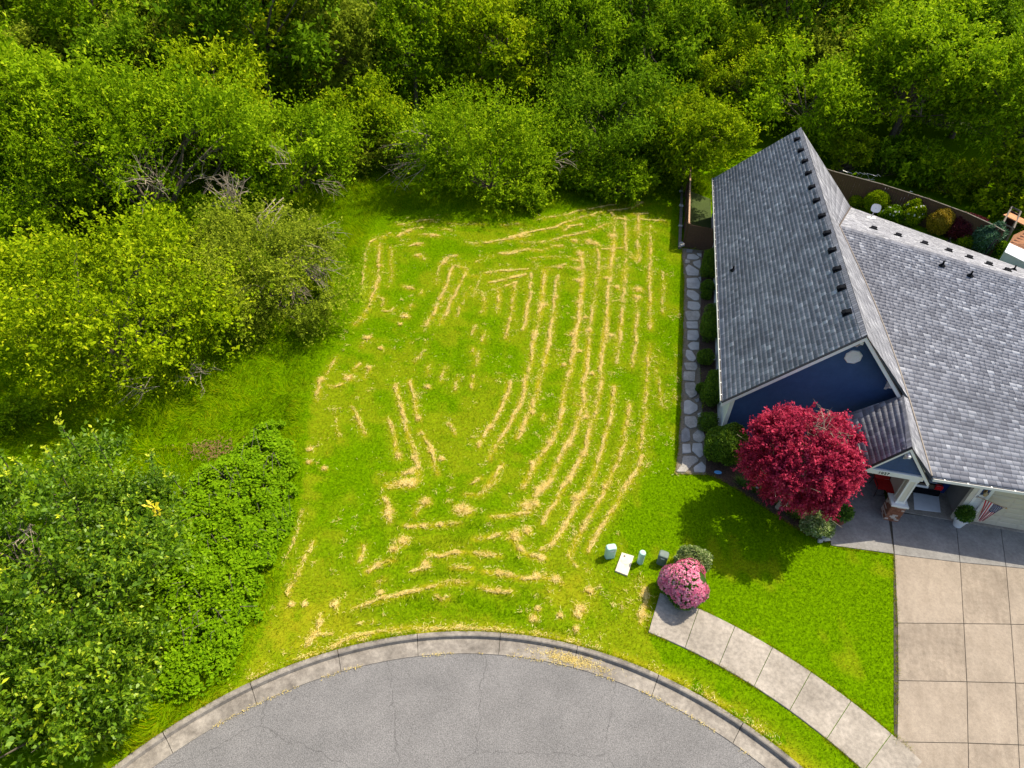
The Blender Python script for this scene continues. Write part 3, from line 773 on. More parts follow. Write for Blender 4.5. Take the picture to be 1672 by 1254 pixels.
rr = [14.19]
while rr[-1] < 75: rr.append(rr[-1] + .14 + max(0, rr[-1] - 22) * .012)
th = np.radians(np.arange(-30, 210.01, .45))
RR, TT = np.meshgrid(rr, th, indexing='ij')
P2 = np.stack([CC[0] + RR * np.cos(TT), CC[1] + RR * np.sin(TT)], -1).reshape(-1, 2)
zz = (vnoise(P2, 1.3, 21) - .5) * .03 + (vnoise(P2, 4, 22) - .5) * .06
zz *= np.clip((RR.ravel() - 14.3) / 2, 0, 1)
flat = in_poly(P2, jv) | in_poly(P2, porch_poly) | in_poly(P2, drive_poly) | in_poly(P2, bed_poly) | in_poly(P2, path_poly) | in_poly(P2, FRONT)
zz = np.where(flat, np.minimum(zz, 0) * .3, zz) - .002
nr, nt_ = RR.shape
idx = np.arange(nr * nt_).reshape(nr, nt_)
Fq = np.stack([idx[:-1, :-1], idx[1:, :-1], idx[1:, 1:], idx[:-1, 1:]], -1).reshape(-1, 4)
def lawn_mat():
    m, N, L, b = new_mat('lawn_ground')
    g = N.new("ShaderNodeNewGeometry")
    n1 = N.new("ShaderNodeTexNoise"); n1.inputs["Scale"].default_value = 9; n1.inputs["Detail"].default_value = 6; n1.inputs["Roughness"].default_value = .75
    L.new(g.outputs["Position"], n1.inputs["Vector"])
    r = ramp_node(N, [(.3, (.025, .064, .0005)), (.55, (.100, .195, .0005)), (.75, (.155, .262, .001))])
    L.new(n1.outputs["Fac"], r.inputs["Fac"])
    at = N.new("ShaderNodeAttribute"); at.attribute_name = "dry"
    mx = N.new("ShaderNodeMix"); mx.data_type = 'RGBA'
    L.new(at.outputs["Fac"], mx.inputs["Factor"]); L.new(r.outputs["Color"], mx.inputs["A"]); mx.inputs["B"].default_value = (.40, .31, .015, 1)
    L.new(mx.outputs["Result"], b.inputs["Base Color"]); b.inputs["Roughness"].default_value = .95; b.inputs["Specular IOR Level"].default_value = 0
    bp = N.new("ShaderNodeBump"); bp.inputs["Strength"].default_value = .7; bp.inputs["Distance"].default_value = .04
    L.new(n1.outputs["Fac"], bp.inputs["Height"]); L.new(bp.outputs[0], b.inputs["Normal"])
    return m
M['lawn'] = lawn_mat()
dry_l = dryness(P2)
tag(obj('lawn', np.c_[P2, zz], Fq, M['lawn'], attrs={'dry': ('POINT', dry_l)}), kind='structure')

# grass blades
HOUSE_POLY = HP(np.array([(.3, .5, 0), (.3, 22.4, 0), (9, 22, 0), (18, 16, 0), (17, -2, 0), (7.2, -2, 0), (7.2, .5, 0)]))[:, :2]
porch_poly = np.vstack([GP([(1356, 891), (1464, 906), (1458, 834)]), [HL(7.45, .62, 0)[:2], HL(4.9, .56, 0)[:2]]])
VAULT = GP([(1015, 903), (1035, 909), (1024, 941), (1004, 933)])
def blocked(P):
    k = in_poly(P, HOUSE_POLY) | in_poly(P, HP(np.array([(-1.4, 17.5, 0), (.5, 17.5, 0), (.5, 25, 0), (-1.3, 26.2, 0)]))[:, :2]) | in_poly(P, jv) | in_poly(P, drive_poly) | in_poly(P, bed_poly) | in_poly(P, path_poly) | in_poly(P, porch_poly) | in_poly(P, VAULT)
    d = P - CC; r = np.hypot(*d.T); a_ = np.degrees(np.arctan2(d[:, 1], d[:, 0]))
    k |= (r < R_KERB + .03)
    k |= (r > 15.48) & (r < 17.22) & (a_ < 69.2) & (a_ > 30)
    return k
def sheet_z(P):
    z = (vnoise(P, 1.3, 21) - .5) * .03 + (vnoise(P, 4, 22) - .5) * .06
    z *= np.clip((np.hypot(*(P - CC).T) - 14.3) / 2, 0, 1)
    f = in_poly(P, FRONT)
    return np.where(f, np.minimum(z, 0) * .3, z) - .004
def grass_at(N, x0, x1, y0, y1, seed, only=None):
    r = np.random.RandomState(seed)
    P = np.c_[r.uniform(x0, x1, N), r.uniform(y0, y1, N)]
    P = P[~blocked(P)]
    if only is not None: P = P[only(P)]
    mown = in_poly(P, MOWN)
    # the uncut margin rises within half a metre of the mown edge
    edge = dist_line(P, np.vstack([MOWN, MOWN[:1]]))
    tall = np.where(mown, 0, np.clip(edge / .7, 0, 1)) * (.35 + .65 * vnoise(P, 2.2, 31))
    lush = np.zeros(len(P))
    for pts in LUSH_ROWS: lush = np.maximum(lush, np.exp(-(dist_line(P, pts) / .22) ** 2))
    front = in_poly(P, FRONT)
    h = (.05 + .035 * r.rand(len(P)) + .05 * lush + .03 * vnoise(P, .5, 33) * ~front) * (1 - tall) + tall * (.14 + .22 * r.rand(len(P)))
    w = .010 + .008 * r.rand(len(P)) + tall * .010
    th = r.rand(len(P)) * 6.283
    lean_d = np.where(r.rand(len(P)) < .5 + .3 * tall, vnoise(P, 1.2, 35) * 9.0, r.rand(len(P)) * 6.283)
    lean = h * (.55 + .8 * r.rand(len(P)))
    z = sheet_z(P)
    s = np.c_[np.cos(th), np.sin(th)] * (w / 2)[:, None]
    tip = np.c_[P + np.c_[np.cos(lean_d), np.sin(lean_d)] * lean[:, None], z + h]
    V = np.stack([np.c_[P - s, z], np.c_[P + s, z], tip], 1).reshape(-1, 3)
    F = np.arange(len(V)).reshape(-1, 3)
    tone = np.clip(.50 + .30 * r.randn(len(P)) - .34 * lush + .10 * (vnoise(P, .8, 37) - .5) - .28 * front + .17 * tall, 0, 1)
    d = dryness(P)
    dry = np.clip(np.where(r.rand(len(P)) < d * 1.15, .55 + .45 * r.rand(len(P)), d * .45) * (1 - lush), 0, 1)
    return V, F, tone, dry
V, F, t1_, d1_ = grass_at(820000, -32, 17, 7.5, 50, 41)
tag(obj('grass', V, F, M['grass'], origin=(0, 25, 0), attrs={'tone': ('FACE', t1_), 'dry': ('FACE', d1_)}), 'green grass blades, mown short on the lot and left long round its edges', None, kind='stuff')

# ragged grass hanging over the edges of paving, kerb and bed
r_e = np.random.RandomState(87)
edges_ = [GP([(1357, 893), (1459, 907), (1464, 1018), (1464, 1112), (1462, 1212)]), [pol(15.47, t) for t in np.arange(69.5, 38, -1.5)], [pol(17.24, t) for t in np.arange(69.5, 38, -1.5)], [pol(15.5, 69.35), pol(17.2, 69.35)],
          [pol(R_KERB + .02, t) for t in np.arange(40, 140, 1.5)], GP(bed_px[:-1]), GP([(1113, 405), (1117, 460), (1115, 560), (1112, 650), (1107, 735), (1102, 774), (1154, 776)])]
EP = []
for e in edges_:
    e = np.array(e)
    for a_, b_ in zip(e[:-1], e[1:]):
        k = int(np.hypot(*(b_ - a_)) * 150) + 1
        q_ = a_ + (b_ - a_) * r_e.rand(k)[:, None]; EP.append(q_[vnoise(q_, .35, 88) > .28] )
EP = np.vstack(EP); EP = EP + r_e.randn(len(EP), 2) * .025
k = len(EP); h = .05 + .07 * r_e.rand(k); th = r_e.rand(k) * 6.283; w = .009 + .008 * r_e.rand(k)
s_ = np.c_[np.cos(th), np.sin(th)] * (w / 2)[:, None]; ld = r_e.rand(k) * 6.283
tip = np.c_[EP + np.c_[np.cos(ld), np.sin(ld)] * (h * (.5 + r_e.rand(k)))[:, None], h + .01]
V = np.stack([np.c_[EP - s_, np.zeros(k)], np.c_[EP + s_, np.zeros(k)], tip], 1).reshape(-1, 3)
tag(obj('edge_grass', V, np.arange(len(V)).reshape(-1, 3), M['grass'], origin=(5, 15, 0), attrs={'tone': ('FACE', np.clip(.5 + .25 * r_e.randn(k), 0, 1)), 'dry': ('FACE', np.where(r_e.rand(k) < .45, .5 + .5 * r_e.rand(k), .1))}), 'ragged grass fringe along kerb, walk, path and driveway edges', None, kind='stuff')

# cut straw lying in rows and heaps
def strands(P, ang, L, W, z, seed):
    r = np.random.RandomState(seed)
    k = len(P)
    d = np.c_[np.cos(ang), np.sin(ang)]; s = np.c_[-d[:, 1], d[:, 0]]
    bend = r.randn(k) * .22 * L
    pts = []
    for t in (-.5, 0, .5):
        c = P + d * (t * L)[:, None] + s * ((.25 - t * t) * 4 * bend)[:, None]
        zc = z + r.rand(k) * .02 - abs(t) * .025
        ww = W * (1 - .55 * abs(t) * 2) / 2
        pts += [np.c_[c - s * ww[:, None], zc], np.c_[c + s * ww[:, None], zc + r.randn(k) * .008]]
    V = np.stack(pts, 1).reshape(-1, 3)
    b = np.arange(k)[:, None] * 6
    F = np.concatenate([b + np.array([0, 1, 3, 2]), b + np.array([2, 3, 5, 4])], 1).reshape(-1, 4)
    tone = np.repeat(np.clip(.58 + .27 * r.randn(k), 0, 1), 2)
    return V, F, tone
SP = []; SA = []; SL = []
r_ = np.random.RandomState(91)
for w, pts in WINDROWS:
    pts = np.array(pts)
    for a_, b_ in zip(pts[:-1], pts[1:]):
        L_ = np.hypot(*(b_ - a_)); k = int(L_ * w * 190) + 1
        t = r_.rand(k); base = a_ + (b_ - a_) * t[:, None]
        gate = vnoise(base, .7, 51) * .55 + vnoise(base, .2, 52) * .45
        keep = r_.rand(k) < np.clip((gate - .39) * 4.4 * min(1.2, w + .25), .10, 1)
        base = base[keep]; k = len(base)
        nrm = np.array([-(b_ - a_)[1], (b_ - a_)[0]]) / (L_ + 1e-9)
        SP.append(base + nrm * (r_.randn(k) * (.010 + .055 * w * vnoise(base, .4, 54) ** 2) + (vnoise(base, .6, 53) - .5) * .17)[:, None] + r_.randn(k, 2) * .02)
        SA.append(math.atan2(*(b_ - a_)[::-1]) + r_.randn(k) * .55); SL.append(.06 + .20 * r_.rand(k))
    k = int(np.hypot(*np.diff(pts, axis=0).T).sum() * w * 26)
    t = r_.randint(0, len(pts) - 1, k); u = r_.rand(k)[:, None]
    SP.append(pts[t] * (1 - u) + pts[t + 1] * u + r_.randn(k, 2) * .17); SA.append(r_.rand(k) * 6.28); SL.append(.06 + .12 * r_.rand(k))
for x, y, rad_ in STRAW_HEAPS:
    k = int(60 + rad_ * rad_ * 2400)
    a_ = r_.rand(k) * 6.283; q = np.abs(r_.randn(k)) * .62 * rad_ * (.35 + 1.0 * np.abs(np.sin(a_ * 1.5 + x * 7)) * np.abs(np.sin(a_ * 2.5 + y * 5)) + .25 * r_.rand(k))
    SP.append(np.c_[x + np.cos(a_) * q, y + np.sin(a_) * q]); SA.append(r_.rand(k) * 6.283); SL.append(.07 + .14 * r_.rand(k))
P = np.c_[r_.uniform(-9, 9.5, 15000), r_.uniform(10, 43, 15000)]
P = P[in_poly(P, MOWN) & ~in_poly(P, FRONT)]
east = np.clip((P[:, 0] + 3) / 9, 0, 1)
P = P[r_.rand(len(P)) < np.clip((vnoise(P, .9, 61) - .40) * 2.4, 0, 1) * (.3 + .7 * east)]
SP.append(P); SA.append(r_.rand(len(P)) * 6.28); SL.append(.05 + .10 * r_.rand(len(P)))
# small curled wisps between the rows, thicker towards the house side
Q = P[r_.rand(len(P)) < .20]
for k in range(11):
    a0 = r_.rand(len(Q)) * 6.28
    d = np.c_[np.cos(a0), np.sin(a0)] * (r_.rand(len(Q)) * .16)[:, None]
    SP.append(Q + d + r_.randn(len(Q), 2) * .03); SA.append(a0 + r_.randn(len(Q)) * .5); SL.append(.05 + .10 * r_.rand(len(Q)))
# dry clippings blown along the kerb
k = 3000
a_ = r_.uniform(50, 125, k); q = R_KERB + np.abs(r_.randn(k)) * .16 - .02
kk_ = r_.rand(k) < np.clip((vnoise(np.c_[a_, a_ * 0], 1.6, 77) - .3) * 2.2, .05, 1); a_, q = a_[kk_], q[kk_]; k = len(a_)
SP.append(np.c_[CC[0] + q * np.cos(np.radians(a_)), CC[1] + q * np.sin(np.radians(a_))]); SA.append(r_.rand(k) * 6.28); SL.append(.05 + .08 * r_.rand(k))
SP = np.vstack(SP); SA = np.concatenate(SA); SL = np.concatenate(SL)
ok = ~blocked(SP); SP, SA, SL = SP[ok], SA[ok], SL[ok]
V, F, tn = strands(SP, SA, SL, .005 + .009 * r_.rand(len(SP)), sheet_z(SP) + .045 + .025 * r_.rand(len(SP)), 92)
tag(obj('straw', V, F, M['straw'], origin=(0, 25, 0), attrs={'tone': ('FACE', tn)}), 'pale dry cut straw lying in rows on the mown lot', None, kind='stuff')
# litter in the gutter: clippings along the joint with the asphalt and one drift below the kerb
k = 2000
a_ = np.concatenate([r_.uniform(52, 128, 900), 78 + r_.randn(1100) * 2.4])
q = np.concatenate([R_KERB - .75 + r_.randn(900) * .035, R_KERB - .50 + r_.randn(1100) * .11])
P = np.c_[CC[0] + q * np.cos(np.radians(a_)), CC[1] + q * np.sin(np.radians(a_))]
keep = (vnoise(P, .6, 71) > .42) | (np.arange(k) >= 900)
P = P[keep]
V, F, tn = strands(P, r_.rand(len(P)) * 6.28, .03 + .06 * r_.rand(len(P)), .005 + .008 * r_.rand(len(P)), np.full(len(P), -.085), 93)
tag(obj('gutter_litter', V, F, M['straw'], attrs={'tone': ('FACE', tn)}), 'dry clippings drifted along the kerb gutter', None, kind='stuff')

# ------------------------------------------------------------------ the house
house = thing('house', 'single-storey house with grey shingle roofs, navy gables and white trim', 'house', HL(6, 8, 0))
EYE = np.array([0, 0, CAM_H])
def on_house_plane(u, v, y0, k=0.0):
    """Point seen at (u, v) on the upright plane y' = y0 + k x' of the house."""
    d = ray(u, v); dl = np.array([d @ HX, d @ HY, d[2]]); cl = to_house(EYE)
    t = (y0 + k * cl[0] - cl[1]) / (dl[1] - k * dl[0])
    return cl + t * dl

SK = .16
hA = np.array([0, 0, 2.7]); hB = np.array([0, 22.5, 2.7])
hC = np.array([4.54, .73, 6.50]); hD = np.array([4.50, 22.9, 6.42])
hE = np.array([7.10, 1.12, 3.50])
hJ = np.array([5.55, 12.05, 5.42]); hK = np.array([15.6, 8.05, 5.42])
hV = np.array([7.74, -2.44, 2.72]); hE2 = np.array([16.2, -2.2, 2.72])
hbE = np.array([8.75, 21.6, 2.25]); hbE2 = np.array([19.4, 15.0, 2.25])
hP = np.array([6.46, -2.5, 4.07]); hPL = np.array([5.25, -2.5, 2.5]); hPR = np.array([7.70, -2.5, 2.5])

def poly_curve(pts):
    pts = np.asarray(pts, float)
    seg = np.r_[0, np.cumsum(np.linalg.norm(np.diff(pts, axis=0), axis=1))]; seg /= seg[-1]
    return lambda s: np.stack([np.interp(s, seg, pts[:, i]) for i in range(3)], -1)
val = np.array([lerp(hV, hJ, t) + np.array([.30, 0, .06]) * math.sin(math.pi * t) for t in np.linspace(0, 1, 9)])
val_f = poly_curve(val)
i2 = 2   # the valley passes the big gable about here
class Patch:
    """Roof plane ruled between a lower and an upper curve, in house metres."""
    def __init__(s, bot, top):
        s.bot = poly_curve(bot); s.top = poly_curve(top)
    def __call__(s, a, t):
        a = np.asarray(a, float); t = np.asarray(t, float)
        return s.bot(a) * (1 - t)[..., None] + s.top(a) * t[..., None]

p_left = Patch([hA, hB], [hC, hD])
bot_r = np.vstack([val[i2:], hbE[None]])
sfrac = np.r_[0, np.cumsum(np.linalg.norm(np.diff(bot_r, axis=0), axis=1))]; sfrac /= sfrac[-1]
top_r = np.array([lerp(hC, hD, s) for s in sfrac])
p_right = Patch(bot_r, top_r)
nv = 9
# main front slope: rows run from the valley to the far end
class Front(Patch):
    def __init__(s): pass
    def __call__(s, a, t):
        a = np.asarray(a, float)[..., None]; t = np.asarray(t, float)
        l = val_f(t); r = lerp(hE2, hK, t[..., None])
        return l * (1 - a) + r * a
p_front = Front()
p_back = Patch([hbE, hbE2], [hJ, hK])
p_pl = Patch([hPL, hPL + np.array([-.2, 3.1, 0])], [hP, hE + np.array([0, .05, .1])])
p_pr = Patch([hV, val[i2]], [hP, hE + np.array([0, .05, .1])])

def roof_slab(name, patch, parent, ns=24, nt=10, thick=.14):
    S, T = np.meshgrid(np.linspace(0, 1, ns), np.linspace(0, 1, nt), indexing='ij')
    A = HP(patch(S.ravel(), T.ravel()))
    B = A - np.array([0, 0, thick])
    A = A - np.array([0, 0, .012])
    V = np.vstack([A, B]); o = len(A)
    id_ = np.arange(ns * nt).reshape(ns, nt)
    F = []
    for i in range(ns - 1):
        for j in range(nt - 1):
            q = (id_[i, j], id_[i + 1, j], id_[i + 1, j + 1], id_[i, j + 1])
            F.append(q); F.append(tuple(o + k for k in q[::-1]))
    rim = list(id_[:, 0]) + list(id_[-1, 1:]) + list(id_[-2::-1, -1]) + list(id_[0, -2:0:-1])
    for a_, b_ in zip(rim, rim[1:] + rim[:1]): F.append((a_, b_, o + b_, o + a_))
    return obj(name, V, F, M['deck'], parent)

def lay_shingles(patch, parent, seed, expo=.20, tab=(.14, .34)):
    r = np.random.RandomState(seed)
    mid = HP(patch(np.full(30, .5), np.linspace(0, 1, 30)))
    n = int(np.linalg.norm(np.diff(mid, axis=0), axis=1).sum() / expo)
    VV = []; FF = []; tone = []; c = 0
    ss = np.linspace(0, 1, 60)
    for i in range(n):
        t0, t1 = i / n, min(1, (i + 1.15) / n)
        line = HP(patch(ss, np.full(60, t0)))
        cum = np.r_[0, np.cumsum(np.linalg.norm(np.diff(line, axis=0), axis=1))]
        Lr = cum[-1]
        if Lr < .3: continue
        w = r.uniform(tab[0], tab[1], int(Lr / ((tab[0] + tab[1]) / 2)) + 3)
        x = np.r_[0, np.cumsum(w)]; x = x[x < Lr - .06]; x = np.r_[x, Lr]
        s = np.interp(x, cum, ss)
        gap = .007 / Lr
        s0, s1 = s[:-1] + gap, s[1:] - gap
        k = len(s0)
        a = HP(patch(s0, np.full(k, t0))); b = HP(patch(s1, np.full(k, t0)))
        cc = HP(patch(s1, np.full(k, t1))); d = HP(patch(s0, np.full(k, t1)))
        nrm = np.cross(b - a, d - a); nrm /= np.linalg.norm(nrm, axis=1, keepdims=True) + 1e-9
        nrm *= np.sign(nrm[:, 2:3])
        up = (.002 + .003 * r.rand(k))[:, None] * nrm
        VV.append(np.stack([a + up, b + up, cc + nrm * .001, d + nrm * .001, a - nrm * .003, b - nrm * .003], 1).reshape(-1, 3))
        o = c + np.arange(k)[:, None] * 6
        FF.append(np.concatenate([o + np.array([0, 1, 2, 3]), o + np.array([4, 5, 1, 0])], 1).reshape(-1, 4))
        tt = np.where(r.rand(k) < .5, .22, .52) + .11 * r.randn(k)
        hi = r.rand(k) < .08; tt[hi] = .68 + .24 * r.rand(hi.sum())
        tone.append(np.repeat(np.clip(tt, 0, 1), 2))
        c += 6 * k
    o = obj('shingles', np.vstack(VV), np.vstack(FF), M['shingle'], parent, attrs={'tone': ('FACE', np.concatenate(tone))})
    return tag(o, kind='stuff')

def ridge_caps(a, b, da, db, parent, seed):
    """Cap shingles folded over the ridge a-b (house metres); da, db fall away to the two sides."""
    r = np.random.RandomState(seed)
    n = int(np.linalg.norm(np.asarray(b) - a) / .15)
    V = []; F = []; tone = []
    for i in range(n):
        p = lerp(a, b, i / n); q = lerp(a, b, (i + 1.25) / n)
        c = len(V)
        V += list(HP(np.array([p + da + [0, 0, .03], p + [0, 0, .05], p + db + [0, 0, .03], q + da + [0, 0, .012], q + [0, 0, .03], q + db + [0, 0, .012]])))
        F += [(c, c + 1, c + 4, c + 3), (c + 1, c + 2, c + 5, c + 4)]
        tone += [np.clip(.40 + .15 * r.randn(), 0, 1)] * 2
    return tag(obj('ridge_caps', V, F, M['shingle'], parent, attrs={'tone': ('FACE', tone)}), kind='stuff')

roofs = {}
for nm, pt, ns, nt in (('left', p_left, 24, 8), ('right', p_right, 40, 8), ('front', p_front, 20, 20), ('back', p_back, 20, 8), ('pl', p_pl, 8, 6), ('pr', p_pr, 8, 6)):
    roofs[nm] = roof_slab('roof', pt, house, ns, nt)
for i, (nm, pt) in enumerate((('left', p_left), ('right', p_right), ('front', p_front), ('back', p_back), ('pl', p_pl), ('pr', p_pr))):
    lay_shingles(pt, roofs[nm], 200 + i)
ridge_caps(hC, hD, np.array([-.14, 0, -.13]), np.array([.13, 0, -.15]), roofs['left'], 1)
ridge_caps(hP, hE + np.array([0, .05, .1]), np.array([-.11, 0, -.14]), np.array([.11, 0, -.13]), roofs['pl'], 2)
ridge_caps(hK, hJ, np.array([-.03, -.14, -.045]), np.array([.05, .13, -.05]), roofs['front'], 3)
# metal valley strips
for pts in (val + [0, 0, .02], np.array([hJ, hbE]) + [0, 0, .03]):
    MB().tube([HP(p) for p in pts], .035, 5).build('valley_flashing', M['brown_metal'], roofs['front'])

def rake(a, b, parent, out=-1, h=.22):
    """White bargeboard under a gable edge with the dark drip edge above it."""
    a, b = np.asarray(a, float), np.asarray(b, float)
    for nm, z0, z1, y0, y1, mt in (('bargeboard', -h - .02, -.02, -.035, .02, 'white'), ('drip_edge', -.018, .022, -.06, .05, 'black')):
        V = []
        for p in (a, b):
            for y, z in ((y0, z0), (y1, z0), (y1, z1), (y0, z1)): V.append(HP(p + np.array([0, y, z])))
        F = [(0, 1, 2, 3), (7, 6, 5, 4)] + [(i, (i + 1) % 4, 4 + (i + 1) % 4, 4 + i) for i in range(4)]
        obj(nm, V, F, M[mt], parent)
off = np.array([0, -.03, 0])
rake(hA + off + [-.05, 0, -.04], hC + off, house); rake(hC + off, hE + off + [.10, 0, -.1], house)
rake(hPL + off + [-.08, 0, -.1], hP + off, house, h=.17); rake(hP + off, hPR + off + [.06, 0, -.08], house, h=.17)

# walls
def wall(name, mt, poly, y_off=None, thick=.16, parent=None):
    """Upright slab over a polygon of house (x, y, z) points that lie in one upright plane."""
    P = np.asarray(poly, float)
    d = P[1] - P[0]; d[2] = 0; d /= np.linalg.norm(d); nr = np.array([-d[1], d[0], 0]) * thick
    V = np.vstack([HP(P), HP(P + nr)]); n_ = len(P)
    F = [tuple(range(n_))[::-1], tuple(range(n_, 2 * n_))] + [(i, (i + 1) % n_, n_ + (i + 1) % n_, n_ + i) for i in range(n_)]
    return obj(name, V, F, M[mt], parent or house)
def gy(x): return .50 + SK * x
wall('wall', 'wallwhite', [(.42, 22.2, 0), (.42, .62, 0), (.42, .62, 2.75), (.42, 22.2, 2.75)])
wall('wall', 'wallwhite', [(8.4, 21.7, 0), (.42, 22.2, 0), (.42, 22.2, 2.6), (4.5, 22.1, 6.1), (8.2, 21.7, 2.6)])
gw = wall('gable_wall', 'black', [(.5, gy(.5), .05), (7.3, gy(7.3), .05), (7.3, gy(7.3), 2.75), (4.54, gy(4.54), 6.25), (.5, gy(.5), 2.85)])  # black backing puts the shade between the lap boards into colour
z = .12
while z < 6.1:                                  # lap boards
    z1 = z + .165
    zm = max(z1, 2.8)
    xl = max(.5, (zm - 2.62) / .837 + .05); xr = min(7.28, 4.54 + (6.30 - max(z1, 2.9)) / 1.17)
    if xr - xl < .25: break
    V = [HP(np.array([x, gy(x) - dy, zz_])) for x in (xl, xr) for dy, zz_ in ((.004, z), (.042, z), (.012, z1 - .020), (.004, z1 - .020))]
    F = [(0, 1, 2, 3), (7, 6, 5, 4)] + [(i, (i + 1) % 4, 4 + (i + 1) % 4, 4 + i) for i in range(4)]
    obj('siding_board', V, F, M['navy'], gw)
    z += .165
# corner board, pale left return
MB().hbox(.40, .56, .47, .60, 0, 2.72).build('corner_board', M['white'], house)
MB().hbox(.39, .415, .63, 22.0, 2.42, 2.58).build('frieze_board', M['white'], house)
for yy in (6.2, 14.8):                           # downpipes on the long wall
    MB().tube([HL(.06, yy, 2.6), HL(.2, yy, 2.45), HL(.36, yy, 2.25), HL(.36, yy, .1), HL(.24, yy, .05)], .04, 6).build('downpipe', M['white'], house)
# octagonal gable vent
oc = on_house_plane(1393, 582, .50 - .05, SK)
ov = MB(); ring8 = [(.34 * math.cos(rad(22.5 + 45 * k)), .34 * math.sin(rad(22.5 + 45 * k))) for k in range(8)]
V = [HP(np.array([oc[0] + x * s, gy(oc[0]) - .03 - d, oc[2] + z_ * s])) for s, d in ((1.0, .0), (1.0, .07), (.9, .09), (.82, .06)) for x, z_ in ring8]
F = [(r * 8 + i, r * 8 + (i + 1) % 8, (r + 1) * 8 + (i + 1) % 8, (r + 1) * 8 + i) for r in range(3) for i in range(8)] + [tuple(24 + i for i in range(8))]
gv_ = obj('gable_vent', V, F, M['white'], house)
for k in range(7):
    zc = oc[2] - .22 + k * .073; hw = .30 - abs(k - 3) * .035
    MB().box(HP(np.array([oc[0], gy(oc[0]) - .095, zc])), (hw * 1.8, .012, .035), HB).build('louvre', M['white'], gv_)
# knee brackets under the gable edges
def bracket(x, y, z, sc=1.0):
    m = MB()
    m.hbox(x - .06 * sc, x + .06 * sc, y - .36 * sc, y + .02, z - .07 * sc, z + .07 * sc, bevel=.012)
    m.hbox(x - .05 * sc, x + .05 * sc, y - .02, y + .06, z - .42 * sc, z - .07 * sc, bevel=.01)
    p0 = HL(x, y, z - .38 * sc); p1 = HL(x, y - .30 * sc, z - .04)
    m.tube([p0, p1], .05 * sc, 4)
    m.build('gable_bracket', M['white'], house)
bracket(4.54, gy(4.54) - .05, 6.04); bracket(2.42, gy(2.42) - .05, 4.46); bracket(6.50, gy(6.50) - .05, 3.92); bracket(.66, gy(.66) - .05, 2.96)

# porch gable, beam, number, column
pgw = wall('porch_gable', 'navy', [(5.50, -2.40, 2.62), (7.5, -2.40, 2.62), (6.46, -2.40, 3.92)], thick=.1)
for k in range(6):
    z0 = 2.66 + k * .165; z1 = z0 + .16
    hw = (3.90 - z1) / 1.30 * .98
    if hw < .08: break
    V = [HP(np.array([x, -2.40 - dy, zz_])) for x in (6.47 - hw, 6.47 + hw) for dy, zz_ in ((.004, z0), (.030, z0), (.012, z1), (.004, z1))]
    F = [(0, 1, 2, 3), (7, 6, 5, 4)] + [(i, (i + 1) % 4, 4 + (i + 1) % 4, 4 + i) for i in range(4)]
    obj('siding_board', V, F, M['navy'], pgw)
bracket(6.47, -2.44, 3.72, .8)
beam = MB().hbox(5.35, 7.52, -2.50, -2.28, 2.40, 2.63, bevel=.01).build('porch_beam', M['white'], house)
MB().hbox(5.30, 7.50, -2.27, .5, 2.55, 2.62).build('porch_ceiling', M['offwhite'], house)
tc = bpy.data.curves.new('house_number', 'FONT'); tc.body = "1027"; tc.size = .17; tc.extrude = .008; tc.space_character = 1.25
tmp = bpy.data.objects.new('house_number_tmp', tc); col.objects.link(tmp)
bpy.context.view_layer.update()
dg = bpy.context.evaluated_depsgraph_get()
tme = bpy.data.meshes.new_from_object(tmp.evaluated_get(dg)); bpy.data.objects.remove(tmp)
tv = np.array([v.co[:] for v in tme.vertices]); tf = [tuple(p.vertices) for p in tme.polygons]
wv = np.array([HL(5.86 + v[0], -2.512 - v[2], 2.455 + v[1]) for v in tv])
obj('house_number', wv, tf, M['black'], beam)

cx_, cy_ = 7.24, -2.32
pier = MB().hbox(cx_ - .26, cx_ + .26, cy_ - .26, cy_ + .26, 0, .92).build('column_pier', M['mortar'], house)
rb = random.Random(5)
for k in range(11):                              # bricks round the pier, course by course
    z0 = .012 + k * .083
    for side in range(4):
        u = -.275 + (.0 if k % 2 else .0); first = True
        while u < .27:
            w_ = (.14 if (k % 2 and first) else .215); first = False
            w_ = min(w_, .272 - u)
            if w_ < .04: break
            c_ = u + w_ / 2
            dd = .268 + rb.uniform(0, .008)
            pos = {0: (c_, -dd), 1: (dd, c_), 2: (-c_, dd), 3: (-dd, -c_)}[side]
            sz = (w_ - .012, .035, .071) if side in (0, 2) else (.035, w_ - .012, .071)
            MB().box(HL(cx_ + pos[0], cy_ + pos[1], z0 + .036), sz, HB, bevel=.005).build('brick', M['brick_pale' if rb.random() < .38 else 'brick'], pier)
            u += w_
MB().hbox(cx_ - .33, cx_ + .33, cy_ - .33, cy_ + .33, .92, 1.0, bevel=.015).build('pier_cap', M['white'], house)
post = MB().hbox(cx_ - .15, cx_ + .15, cy_ - .15, cy_ + .15, 1.0, 2.42).build('porch_post', M['offwhite'], house)
for sx, sy in ((-1, -1), (1, -1), (1, 1), (-1, 1)):
    MB().hbox(cx_ + sx * .13 - .035, cx_ + sx * .13 + .035, cy_ + sy * .13 - .035, cy_ + sy * .13 + .035, 1.0, 2.41).build('post_edge', M['white'], post)
for z0 in (1.0, 2.30):
    MB().hbox(cx_ - .185, cx_ + .185, cy_ - .185, cy_ + .185, z0 + .002, z0 + .10, bevel=.01).build('post_band', M['white'], post)

